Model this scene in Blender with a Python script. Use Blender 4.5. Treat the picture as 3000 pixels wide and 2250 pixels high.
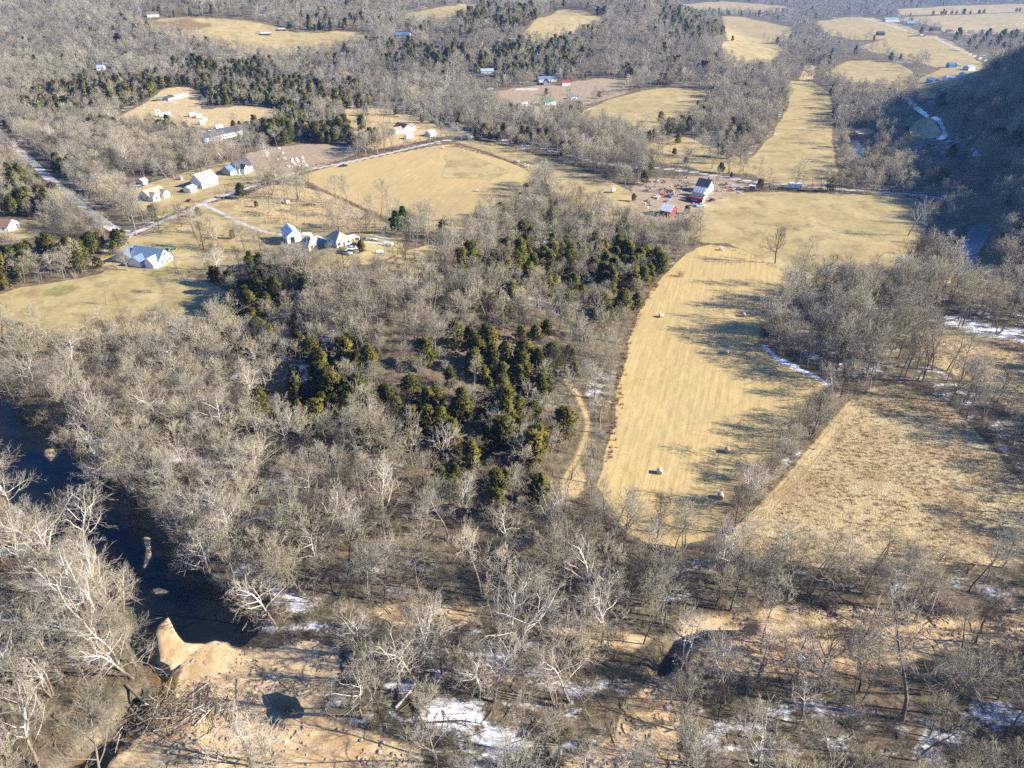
import bpy, bmesh, math, random
import numpy as np
from mathutils import Vector, Matrix

for o in list(bpy.data.objects):
    bpy.data.objects.remove(o)
sc = bpy.context.scene
COL = sc.collection
R = math.radians
random.seed(7)
RNG = np.random.default_rng(7)

# ------------------------------------------------------------------ camera, sky, sun, exposure
CAM_H = 120.0
PITCH = R(30.5)
FPX = 2083.0
cam_d = bpy.data.cameras.new('camera'); cam = bpy.data.objects.new('camera', cam_d); COL.objects.link(cam)
cam_d.sensor_width = 36.0; cam_d.lens = 36.0 * FPX / 3000.0
cam_d.clip_start = 1.0; cam_d.clip_end = 20000.0
cam.location = (0, 0, CAM_H); cam.rotation_euler = (math.pi / 2 - PITCH, 0, 0)
sc.camera = cam

SUN_EL = R(27.0)
SUN_AZ = R(-11.0)          # direction to the sun: +x, a little behind the camera
to_sun = Vector((math.cos(SUN_EL) * math.cos(SUN_AZ), math.cos(SUN_EL) * math.sin(SUN_AZ), math.sin(SUN_EL)))
world = bpy.data.worlds.new('World'); sc.world = world; world.use_nodes = True
wn = world.node_tree; wn.nodes.clear()
sky = wn.nodes.new('ShaderNodeTexSky'); sky.sky_type = 'NISHITA'; sky.sun_disc = False
sky.sun_elevation = SUN_EL
sky.sun_rotation = math.atan2(to_sun.x, to_sun.y)
sky.air_density = 1.0; sky.dust_density = 0.3; sky.ozone_density = 3.0; sky.altitude = 200
bg = wn.nodes.new('ShaderNodeBackground'); bg.inputs['Strength'].default_value = 0.06
wo = wn.nodes.new('ShaderNodeOutputWorld')
tint = wn.nodes.new('ShaderNodeMix'); tint.data_type = 'RGBA'; tint.blend_type = 'MULTIPLY'; tint.inputs[0].default_value = 1.0; tint.inputs[7].default_value = (.49, .87, 1.42, 1)   # clear cold winter sky
wn.links.new(sky.outputs[0], tint.inputs[6]); wn.links.new(tint.outputs[2], bg.inputs[0]); wn.links.new(bg.outputs[0], wo.inputs[0])
sun_d = bpy.data.lights.new('sun', 'SUN'); sun_o = bpy.data.objects.new('sun', sun_d); COL.objects.link(sun_o)
sun_d.energy = 5.0; sun_d.angle = R(0.53); sun_d.color = (1.0, 0.91, 0.76)
sun_o.rotation_euler = to_sun.to_track_quat('Z', 'Y').to_euler()
sun_o.location = (0, 0, 400)
vs = sc.view_settings
vs.view_transform = 'Standard'; vs.look = 'None'; vs.gamma = 1.0; vs.use_curve_mapping = False
vs.exposure = 1.52
sc.render.engine = 'CYCLES'
cy = sc.cycles
cy.max_bounces = 5; cy.diffuse_bounces = 2; cy.glossy_bounces = 2; cy.transmission_bounces = 2
cy.volume_bounces = 0; cy.transparent_max_bounces = 8
cy.use_denoising = False
cy.use_adaptive_sampling = False
cy.sample_clamp_indirect = 4.0

# ------------------------------------------------------------------ helpers: noise, terrain, projection
def _hash(ix, iy, seed):
    h = (ix.astype(np.int64) * 374761393 + iy.astype(np.int64) * 668265263 + seed * 974711) & 0x7fffffff
    h = ((h ^ (h >> 13)) * 1274126177) & 0x7fffffff
    return ((h ^ (h >> 16)) & 0xffff) / 65535.0
def vnoise(x, y, s, seed=0):
    x = np.asarray(x, float) / s; y = np.asarray(y, float) / s
    ix = np.floor(x); iy = np.floor(y); fx = x - ix; fy = y - iy
    fx = fx * fx * (3 - 2 * fx); fy = fy * fy * (3 - 2 * fy)
    a = _hash(ix, iy, seed); b = _hash(ix + 1, iy, seed); c = _hash(ix, iy + 1, seed); d = _hash(ix + 1, iy + 1, seed)
    return (a * (1 - fx) + b * fx) * (1 - fy) + (c * (1 - fx) + d * fx) * fy
def fbm(x, y, s, seed=0, n=3):
    t = 0; w = 1; tot = 0
    for i in range(n):
        t = t + w * vnoise(x, y, s / 2 ** i, seed + i * 17); tot += w; w *= .5
    return t / tot
def S(a, b, x):
    t = np.clip((np.asarray(x, float) - a) / (b - a), 0, 1); return t * t * (3 - 2 * t)

def hbase(x, y):
    x = np.asarray(x, float); y = np.asarray(y, float)
    h = np.zeros(np.broadcast(x, y).shape)
    up = S(760, 1480, y) * (1 - S(170, 420, x - 0.10 * (y - 1000)))
    h = h + 56 * up
    h = h + up * (fbm(x, y, 420, 3) - .5) * 46 + S(700, 1200, y) * (fbm(x, y, 180, 5) - .5) * 7
    h = h + 16 * np.exp(-((x + 40) / 150) ** 2 - ((y - 1180) / 130) ** 2)          # wooded knob between the two hill fields
    h = h + 26 * S(2300, 3800, y) + S(1900, 3600, y) * (fbm(x, y, 700, 9) - .35) * 95
    h = h + 14 * S(500, 900, y) * S(-150, -700, x)
    # wooded ridge along the right side
    xf = np.interp(y, [0, 180, 260, 330, 400, 438, 600, 674, 800, 947, 1100], [420, 330, 268, 240, 256, 272, 326, 366, 420, 482, 560])
    hc = np.interp(y, [150, 240, 330, 420, 640, 760, 880, 985], [0, 55, 88, 95, 92, 66, 30, 0])
    hc = hc * (.86 + .28 * fbm(x, y, 120, 15)); xf = xf + (fbm(x, y, 90, 19) - .5) * 40
    t = (x - xf) / 170.0
    h = h + hc * np.clip(np.where(t < 1, S(-.12, 1.12, t), 1 - .25 * S(1.2, 4, t)), 0, 1)
    # low wooded rise in the middle
    h = h + 11 * np.exp(-((x + 30) / 42) ** 2 - ((y - 262) / 75) ** 2)
    h = h + 12.0 * np.exp(-((x + 78) / 30) ** 2 - ((y - 292) / 55) ** 2)
    h = h + 4.0 * np.exp(-((x + 10) / 40) ** 2 - ((y - 370) / 60) ** 2)
    h = h + (fbm(x, y, 60, 21) - .5) * 1.2
    return h

CP, SP = math.cos(PITCH), math.sin(PITCH)
def unproj(u, v):
    """photograph pixel (3000x2250) -> point on the land"""
    u = np.atleast_1d(np.asarray(u, float)); v = np.atleast_1d(np.asarray(v, float))
    a = (u - 1500) / FPX; b = (v - 1125) / FPX
    dx, dy, dz = a, CP - b * SP, -(SP + b * CP)
    dz = np.minimum(dz, -0.004)
    t = np.full(u.shape, 60.0); done = np.zeros(u.shape, bool)
    for i in range(420):
        z = CAM_H + dz * t; g = hbase(dx * t, dy * t)
        gap = z - g
        done |= (gap < .05) | (t > 9000)
        t = np.where(done, t, t + np.maximum(gap / (-dz + .55), .08))
        if done.all(): break
    return np.stack([dx * t, dy * t, hbase(dx * t, dy * t)], -1)
def proj(x, y, z):
    X = np.asarray(x, float); Y = np.asarray(y, float); Z = np.asarray(z, float) - CAM_H
    d = Y * CP - Z * SP; up = Y * SP + Z * CP
    d = np.maximum(d, 1e-3)
    return 1500 + FPX * X / d, 1125 - FPX * up / d, d
def P(u, v):
    p = unproj(u, v)[0]; return Vector(p)

def wpoly(pts):
    pts = np.array(pts, float)
    q = []
    for i in range(len(pts)):
        a, b = pts[i], pts[(i + 1) % len(pts)]
        n = max(1, int(np.hypot(*(b - a)) / 60))
        for k in range(n): q.append(a + (b - a) * k / n)
    q = np.array(q)
    return unproj(q[:, 0], q[:, 1])[:, :2]
def seg_dist(x, y, a, b):
    d = b - a; L = max(d @ d, 1e-9)
    t = np.clip(((x - a[0]) * d[0] + (y - a[1]) * d[1]) / L, 0, 1)
    return np.hypot(x - a[0] - t * d[0], y - a[1] - t * d[1]), t
def sdist(x, y, poly, pad=40):
    """signed distance (positive inside), -pad far away"""
    x = np.asarray(x, float); y = np.asarray(y, float)
    out = np.full(x.shape, -float(pad))
    lo = poly.min(0) - pad; hi = poly.max(0) + pad
    m = (x > lo[0]) & (x < hi[0]) & (y > lo[1]) & (y < hi[1])
    if not m.any(): return out
    X = x[m]; Y = y[m]; dm = np.full(X.shape, 1e9); ins = np.zeros(X.shape, bool)
    n = len(poly)
    for i in range(n):
        a = poly[i]; b = poly[(i + 1) % n]
        dm = np.minimum(dm, seg_dist(X, Y, a, b)[0])
        c = (a[1] > Y) != (b[1] > Y)
        if c.any():
            xi = (b[0] - a[0]) * (Y - a[1]) / ((b[1] - a[1]) if abs(b[1] - a[1]) > 1e-9 else 1e-9) + a[0]
            ins ^= c & (X < xi)
    out[m] = np.where(ins, dm, -dm)
    return out
def pdist(x, y, line, pad=40):
    x = np.asarray(x, float); y = np.asarray(y, float)
    out = np.full(x.shape, float(pad)); lo = line.min(0) - pad; hi = line.max(0) + pad
    m = (x > lo[0]) & (x < hi[0]) & (y > lo[1]) & (y < hi[1])
    if not m.any(): return out
    X = x[m]; Y = y[m]; dm = np.full(X.shape, 1e9)
    for i in range(len(line) - 1):
        dm = np.minimum(dm, seg_dist(X, Y, line[i], line[i + 1])[0])
    out[m] = dm
    return out
def wline(pts):
    pts = np.array(pts, float); q = []
    for i in range(len(pts) - 1):
        a, b = pts[i], pts[i + 1]; n = max(1, int(np.hypot(*(b - a)) / 25))
        for k in range(n): q.append(a + (b - a) * k / n)
    q.append(pts[-1]); q = np.array(q)
    return unproj(q[:, 0], q[:, 1])[:, :2]

def tag(o, label=None, cat=None, group=None, kind=None):
    if label: o['label'] = label
    if cat: o['category'] = cat
    if group: o['group'] = group
    if kind: o['kind'] = kind
    return o
def empty(name, loc=(0, 0, 0), rz=0):
    o = bpy.data.objects.new(name, None); COL.objects.link(o)
    o.location = loc; o.rotation_euler = (0, 0, rz); o.empty_display_size = .5
    return o
def mesh_obj(name, me, parent=None, link=True):
    o = bpy.data.objects.new(name, me)
    if link: COL.objects.link(o)
    if parent is not None: o.parent = parent
    return o
def fast_mesh(name, verts, faces, mats, fmat=None, smooth=False):
    """verts (n,3); faces: list/array of tris or quads (same length)"""
    me = bpy.data.meshes.new(name)
    v = np.asarray(verts, np.float32); f = np.asarray(faces, np.int32)
    k = f.shape[1]
    me.vertices.add(len(v)); me.vertices.foreach_set('co', v.ravel())
    me.loops.add(f.size); me.loops.foreach_set('vertex_index', f.ravel())
    me.polygons.add(len(f)); me.polygons.foreach_set('loop_start', np.arange(0, f.size, k, dtype=np.int32))
    for m in mats: me.materials.append(m)
    if fmat is not None: me.polygons.foreach_set('material_index', np.asarray(fmat, np.int32))
    me.polygons.foreach_set('use_smooth', np.full(len(f), smooth, dtype=bool))
    me.update(calc_edges=True)
    return me
# ------------------------------------------------------------------ materials
class NT:
    def __init__(s, name):
        s.m = bpy.data.materials.new(name); s.m.use_nodes = True
        s.t = s.m.node_tree; s.t.nodes.clear()
        s.out = s.t.nodes.new('ShaderNodeOutputMaterial')
    def n(s, typ, **kw):
        nd = s.t.nodes.new(typ)
        for k, v in kw.items(): setattr(nd, k, v)
        return nd
    def l(s, a, b): s.t.links.new(a, b)
    def val(s, sock, v):
        if hasattr(v, 'is_linked') or hasattr(v, 'links'): s.l(v, sock)
        else: sock.default_value = v
    def math(s, op, a, b=0.0, clamp=False):
        nd = s.n('ShaderNodeMath', operation=op); nd.use_clamp = clamp
        s.val(nd.inputs[0], a); s.val(nd.inputs[1], b); return nd.outputs[0]
    def mix(s, f, a, b, typ='MIX'):
        nd = s.n('ShaderNodeMix', data_type='RGBA', blend_type=typ)
        s.val(nd.inputs[0], f)
        for k, v in ((6, a), (7, b)):
            if isinstance(v, tuple): nd.inputs[k].default_value = (*v, 1)
            else: s.l(v, nd.inputs[k])
        return nd.outputs[2]
    def noise(s, scale, detail=3, rough=.6, vec=None, dim='3D'):
        nd = s.n('ShaderNodeTexNoise'); nd.noise_dimensions = dim
        nd.inputs['Scale'].default_value = scale; nd.inputs['Detail'].default_value = detail; nd.inputs['Roughness'].default_value = rough
        if vec is not None: s.l(vec, nd.inputs['Vector'])
        return nd.outputs[0]
    def ss(s, a, b, x):
        nd = s.n('ShaderNodeMapRange', interpolation_type='SMOOTHSTEP')
        nd.inputs[1].default_value = a; nd.inputs[2].default_value = b; s.val(nd.inputs[0], x); return nd.outputs[0]
    def ramp(s, f, stops):
        nd = s.n('ShaderNodeValToRGB'); s.val(nd.inputs[0], f)
        e = nd.color_ramp.elements
        while len(e) < len(stops): e.new(.5)
        for i, (p, c) in enumerate(stops): e[i].position = p; e[i].color = (*c, 1)
        return nd.outputs[0]
    def pos(s): return s.n('ShaderNodeNewGeometry').outputs['Position']
    def obj(s): return s.n('ShaderNodeTexCoord').outputs['Object']
    def rnd(s): return s.n('ShaderNodeObjectInfo').outputs['Random']
    def bsdf(s, col, rough=.9, spec=.15, metal=0, normal=None):
        b = s.n('ShaderNodeBsdfPrincipled')
        if isinstance(col, tuple): b.inputs['Base Color'].default_value = (*col, 1)
        else: s.l(col, b.inputs['Base Color'])
        s.val(b.inputs['Roughness'], rough); b.inputs['Specular IOR Level'].default_value = spec; b.inputs['Metallic'].default_value = metal
        if normal is not None: s.l(normal, b.inputs['Normal'])
        s.l(b.outputs[0], s.out.inputs[0]); return b
    def bump(s, h, dist=.1, strength=1):
        nd = s.n('ShaderNodeBump'); nd.inputs['Distance'].default_value = dist; nd.inputs['Strength'].default_value = strength
        s.l(h, nd.inputs['Height']); return nd.outputs[0]

M = {}
def simple(name, col, rough=.7, spec=.3, metal=0, var=.12, scale=1.5):
    t = NT(name); n = t.noise(scale, 3, .6, t.obj())
    c = t.mix(n, tuple(x * (1 - var) for x in col), tuple(min(1, x * (1 + var)) for x in col))
    t.bsdf(c, rough, spec, metal); M[name] = t.m
for nm, c, r_, sp_, me_ in [
    ('siding_white', (.68, .68, .66), .6, .3, 0), ('siding_cream', (.62, .55, .45), .7, .2, 0), ('siding_blue', (.16, .32, .55), .6, .3, 0),
    ('siding_grey', (.36, .38, .40), .7, .2, 0), ('siding_red', (.21, .05, .04), .7, .2, 0), ('siding_brown', (.16, .10, .07), .8, .2, 0),
    ('trim_tan', (.60, .50, .38), .7, .2, 0), ('glass', (.02, .025, .03), .08, .6, 0), ('opening', (.03, .028, .026), .9, .1, 0),  # the near-black tone paints the shade inside open doorways
    ('roof_white', (.64, .66, .68), .4, .4, 0), ('roof_bluegrey', (.13, .20, .29), .4, .4, 0), ('roof_slate', (.07, .075, .085), .7, .25, 0),
    ('roof_tan', (.34, .28, .22), .8, .15, 0), ('roof_brown', (.17, .115, .09), .8, .15, 0), ('roof_green', (.10, .20, .145), .5, .3, 0),
    ('roof_red', (.34, .05, .05), .5, .3, 0), ('roof_pink', (.36, .24, .19), .8, .15, 0), ('roof_blue', (.27, .36, .43), .4, .4, 0), ('roof_grey', (.30, .30, .29), .7, .2, 0),
    ('paint_white', (.80, .80, .78), .35, .5, 0), ('paint_red', (.42, .03, .035), .35, .5, 0), ('paint_maroon', (.22, .015, .05), .45, .4, 0),
    ('paint_black', (.025, .025, .03), .35, .5, 0), ('paint_orange', (.50, .11, .02), .4, .4, 0), ('paint_green', (.03, .30, .10), .4, .4, 0),
    ('paint_silver', (.50, .52, .54), .35, .5, 0), ('paint_yellow', (.55, .34, .04), .4, .4, 0), ('paint_blue', (.06, .14, .30), .4, .4, 0),
    ('tyre', (.02, .02, .02), .9, .2, 0), ('steel', (.35, .35, .36), .45, .4, .6), ('pole_wood', (.34, .30, .26), .9, .1, 0),
    ('concrete', (.45, .43, .40), .9, .15, 0), ('rust', (.20, .09, .045), .9, .1, 0), ('tarp_blue', (.08, .20, .42), .5, .3, 0), ('lumber', (.46, .35, .22), .9, .1, 0),
    ('bale_end', (.40, .33, .20), .95, .05, 0)]:
    simple(nm, c, r_, sp_, me_)

def bark(name, lo, hi, twig=False):
    t = NT(name); r = t.rnd()
    n = t.noise(3.0, 2, .6, t.obj())
    loc = t.n('ShaderNodeObjectInfo').outputs['Location']; pn = t.noise(.016, 3, .6, loc)
    c = t.mix(t.math('ADD', t.math('MULTIPLY', r, .55), t.math('MULTIPLY', t.ss(.34, .64, pn), .45)), lo, hi); c = t.mix(t.math('MULTIPLY', n, .5), c, tuple(x * .45 for x in lo))
    t.bsdf(c, .9, .1); M[name] = t.m
bark('bark', (.18, .15, .12), (.34, .29, .235))
bark('twig', (.20, .17, .11), (.60, .53, .38))
bark('twig_grey', (.19, .175, .135), (.48, .445, .35))
bark('brush_twig', (.20, .165, .115), (.42, .34, .235))
bark('bark_dead', (.42, .38, .33), (.58, .54, .48))
bark('bark_dark', (.06, .05, .042), (.11, .09, .075))
def sycamore_mat():
    t = NT('sycamore_bark'); o = t.obj(); sep = t.n('ShaderNodeSeparateXYZ'); t.l(o, sep.inputs[0])
    n = t.noise(.9, 4, .7, o)
    z = t.math('ADD', sep.outputs[2], t.math('MULTIPLY', t.math('SUBTRACT', n, .5), 9.0))
    f = t.ss(5.0, 9.5, z)
    c = t.mix(f, (.20, .16, .12), (.62, .58, .51))
    c = t.mix(t.math('MULTIPLY', t.ss(.55, .7, t.noise(2.2, 3, .6, o)), .45), c, (.24, .20, .15))
    t.bsdf(c, .8, .15); M['sycamore_bark'] = t.m
    t = NT('sycamore_twig'); c = t.mix(t.rnd(), (.34, .30, .24), (.50, .44, .35)); t.bsdf(c, .9, .1); M['sycamore_twig'] = t.m
sycamore_mat()
def leafmat(name, stops, trans=.15):
    t = NT(name); r = t.rnd(); n = t.noise(.55, 3, .6, t.obj())
    f = t.math('ADD', t.math('MULTIPLY', r, .62), t.math('MULTIPLY', n, .45))
    c = t.ramp(f, stops)
    b = t.bsdf(c, .8, .12); tl = t.n('ShaderNodeBsdfTranslucent'); t.l(c, tl.inputs[0]); mx = t.n('ShaderNodeMixShader'); mx.inputs[0].default_value = trans
    t.l(b.outputs[0], mx.inputs[1]); t.l(tl.outputs[0], mx.inputs[2]); t.l(mx.outputs[0], t.out.inputs[0]); M[name] = t.m
leafmat('cedar_leaf', [(0.10, (.085, .100, .024)), (.40, (.145, .148, .032)), (.75, (.205, .190, .042)), (1.0, (.27, .215, .06))], .38)
leafmat('pine_leaf', [(0.1, (.05, .11, .025)), (.9, (.11, .19, .04))])
leafmat('dead_grass', [(0.1, (.29, .215, .105)), (.5, (.48, .385, .205)), (.9, (.62, .52, .31))])
leafmat('red_brush', [(0.1, (.17, .085, .045)), (.9, (.32, .19, .10))])

bark('stone', (.20, .17, .14), (.55, .48, .40))
def bale_mat():
    t = NT('bale_wrap'); sep = t.n('ShaderNodeSeparateXYZ'); t.l(t.obj(), sep.inputs[0])
    n = t.noise(6, 3, .6, t.obj()); c = t.mix(n, (.36, .33, .29), (.58, .54, .48)); t.bsdf(c, .7, .2); M['bale_wrap'] = t.m
bale_mat()

def ground_mat():
    t = NT('land'); p = t.pos()
    def A(nm):
        a = t.n('ShaderNodeAttribute', attribute_name=nm); sp = t.n('ShaderNodeSeparateColor'); t.l(a.outputs['Color'], sp.inputs[0])
        return sp.outputs[0], sp.outputs[1], sp.outputs[2], a.outputs['Alpha']
    hay, past, rough, sand = A('maskA'); road, snow, dirt, bed = A('maskB'); gold, rut, green, _ = A('maskC')
    n_xl = t.noise(.012, 4, .55, p); n_l = t.noise(.05, 4, .6, p); n_m = t.noise(.30, 4, .65, p); n_s = t.noise(1.7, 3, .7, p); n_t = t.noise(6.0, 2, .7, p)
    def edge(mask, w=.10, amp=.45):
        j = t.math('ADD', t.math('MULTIPLY', t.math('SUBTRACT', n_m, .5), amp), t.math('MULTIPLY', t.math('SUBTRACT', n_s, .5), amp * .6))
        return t.ss(.5 - w, .5 + w, t.math('ADD', mask, j))
    # woodland floor: leaf litter
    c = t.ramp(t.math('ADD', t.math('MULTIPLY', n_m, .6), t.math('MULTIPLY', n_s, .4)),
               [(.32, (.042, .036, .024)), (.5, (.118, .098, .062)), (.66, (.26, .215, .14))])
    c = t.mix(t.math('MULTIPLY', t.ss(.45, .65, n_l), .4), c, (.20, .14, .09))
    # pasture: tan with olive tint
    mapg = t.n('ShaderNodeMapping'); t.l(p, mapg.inputs[0]); mapg.inputs['Scale'].default_value = (.35, 1.0, 1)
    n_st = t.noise(.8, 4, .65, mapg.outputs[0])
    g = t.ramp(t.math('ADD', t.math('MULTIPLY', n_st, .55), t.math('MULTIPLY', n_l, .5)),
               [(.30, (.23, .175, .078)), (.5, (.36, .285, .130)), (.72, (.46, .37, .19))])
    g = t.mix(t.math('MULTIPLY', t.ss(.35, .65, n_xl), .30), g, (.25, .21, .095))
    g = t.mix(t.math('MULTIPLY', t.ss(.48, .64, t.noise(.085, 5, .65, p)), .62), g, (.22, .155, .08))
    g = t.mix(t.math('MULTIPLY', t.ss(.56, .68, t.noise(.045, 5, .6, p)), .5), g, (.50, .39, .22))
    c = t.mix(edge(past), c, g)
    # golden unmown grass
    y = t.ramp(t.math('ADD', t.math('MULTIPLY', n_m, .6), t.math('MULTIPLY', n_s, .4)), [(.3, (.28, .195, .095)), (.5, (.44, .33, .165)), (.7, (.56, .44, .25))])
    c = t.mix(edge(gold), c, y)
    # mown hay: pale straw with mowing swaths along the field
    wv = t.n('ShaderNodeTexWave', wave_type='BANDS', bands_direction='X'); mp = t.n('ShaderNodeMapping'); t.l(p, mp.inputs[0])
    mp.inputs['Rotation'].default_value = (0, 0, R(18)); mp.inputs['Scale'].default_value = (1, 1, 1)
    t.l(mp.outputs[0], wv.inputs[0]); wv.inputs['Scale'].default_value = .115; wv.inputs['Distortion'].default_value = 1.2; wv.inputs['Detail'].default_value = 3; wv.inputs['Detail Scale'].default_value = .6
    mp2 = t.n('ShaderNodeMapping'); t.l(mp.outputs[0], mp2.inputs[0]); mp2.inputs['Scale'].default_value = (1.5, .05, 1)
    n_row = t.noise(.8, 4, .7, mp2.outputs[0])
    hv = t.math('ADD', t.math('MULTIPLY', wv.outputs[1], .035), t.math('ADD', t.math('MULTIPLY', n_row, .50), t.math('MULTIPLY', n_s, .38)))
    hcol = t.ramp(hv, [(.34, (.33, .235, .10)), (.52, (.47, .355, .165)), (.70, (.58, .46, .245))])
    hcol = t.mix(t.math('MULTIPLY', t.ss(.38, .66, n_l), .45), hcol, (.36, .285, .135))
    hcol = t.mix(t.math('MULTIPLY', t.ss(.54, .70, t.noise(.022, 4, .6, p)), .4), hcol, (.33, .245, .12))
    c = t.mix(edge(hay, .08, .35), c, hcol)
    # rough old field: weedy tussocks
    rg = t.ramp(t.math('ADD', t.math('MULTIPLY', n_s, .65), t.math('MULTIPLY', n_m, .35)), [(.34, (.25, .185, .095)), (.5, (.41, .325, .175)), (.66, (.55, .45, .27))])
    rg = t.mix(t.math('MULTIPLY', t.ss(.45, .62, n_l), .55), rg, (.26, .165, .085))
    c = t.mix(edge(rough), c, rg)
    # bare reddish dirt, yards
    d = t.ramp(t.math('ADD', t.math('MULTIPLY', n_m, .6), t.math('MULTIPLY', n_s, .4)), [(.3, (.20, .150, .10)), (.55, (.33, .255, .17)), (.75, (.44, .355, .24))])
    c = t.mix(edge(dirt), c, d)
    c = t.mix(t.math('MULTIPLY', edge(green), .75), c, t.mix(n_m, (.10, .10, .03), (.20, .19, .06)))
    # sand and gravel
    s_ = t.ramp(t.math('ADD', t.math('MULTIPLY', n_m, .5), t.math('MULTIPLY', n_t, .5)), [(.34, (.37, .245, .125)), (.5, (.54, .39, .215)), (.66, (.68, .53, .33))])
    s_ = t.mix(t.math('MULTIPLY', t.ss(.50, .62, n_l), .35), s_, (.40, .235, .105))
    s_ = t.mix(t.math('MULTIPLY', t.ss(.52, .64, t.noise(.16, 5, .7, p)), .40), s_, (.30, .19, .095))
    c = t.mix(edge(sand, .14, .5), c, s_)
    c = t.mix(edge(bed, .2, .3), c, t.mix(n_m, (.10, .055, .020), (.24, .13, .045)))
    # gravel road
    rd = t.ramp(t.math('ADD', t.math('MULTIPLY', n_m, .5), t.math('MULTIPLY', n_s, .5)), [(.3, (.33, .30, .26)), (.7, (.55, .51, .46))])
    c = t.mix(edge(road, .10, .22), c, rd)
    c = t.mix(t.math('MULTIPLY', edge(rut, .2, .6), .6), c, (.12, .075, .04))
    # old snow lying in patches
    mps = t.n('ShaderNodeMapping'); t.l(p, mps.inputs[0]); mps.inputs['Scale'].default_value = (.45, 1.0, 1); n_sn = t.noise(.22, 5, .62, mps.outputs[0])
    sn = t.math('ADD', snow, t.math('ADD', t.math('ADD', t.math('MULTIPLY', t.math('SUBTRACT', n_sn, .5), 1.3), t.math('MULTIPLY', t.math('SUBTRACT', n_m, .5), .5)), t.math('MULTIPLY', t.math('SUBTRACT', n_s, .5), .55)))
    sf = t.ss(.50, .86, sn)
    c = t.mix(sf, c, (.80, .82, .86))
    hgt = t.math('ADD', t.math('MULTIPLY', n_s, .6), t.math('MULTIPLY', n_t, .25))
    rel = t.math('ADD', .18, t.math('ADD', t.math('MULTIPLY', rough, .55), t.math('MULTIPLY', gold, .3)))
    nd = t.n('ShaderNodeBump'); nd.inputs['Distance'].default_value = .8; t.l(hgt, nd.inputs['Height']); t.l(rel, nd.inputs['Strength'])
    t.bsdf(c, .95, .05, 0, nd.outputs[0]); M['land'] = t.m
ground_mat()

def water_mat():
    t = NT('water'); a = t.n('ShaderNodeAttribute', attribute_name='depth')
    d = a.outputs['Fac']
    trs = t.n('ShaderNodeBsdfTransparent'); comb = t.n('ShaderNodeCombineColor')
    for i, k in enumerate((1.0, 1.55, 2.6)):
        ex = t.math('POWER', math.e, t.math('MULTIPLY', d, -k)); t.l(ex, comb.inputs[i])
    t.l(comb.outputs[0], trs.inputs[0])
    b = t.n('ShaderNodeBsdfGlossy'); b.inputs['Roughness'].default_value = .06; b.inputs['Color'].default_value = (1, 1, 1, 1)
    n = t.noise(1.2, 3, .6, t.pos()); bp = t.bump(n, .05, .35); t.l(bp, b.inputs['Normal'])
    fr = t.n('ShaderNodeFresnel'); fr.inputs[0].default_value = 1.30; t.l(bp, fr.inputs['Normal'])
    sc_ = t.n('ShaderNodeBsdfDiffuse'); sc_.inputs[0].default_value = (.004, .007, .008, 1)
    add = t.n('ShaderNodeAddShader'); t.l(trs.outputs[0], add.inputs[0]); t.l(sc_.outputs[0], add.inputs[1])
    mx = t.n('ShaderNodeMixShader'); t.l(fr.outputs[0], mx.inputs[0]); t.l(add.outputs[0], mx.inputs[1]); t.l(b.outputs[0], mx.inputs[2])
    t.l(mx.outputs[0], t.out.inputs[0]); M['water'] = t.m
water_mat()
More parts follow.
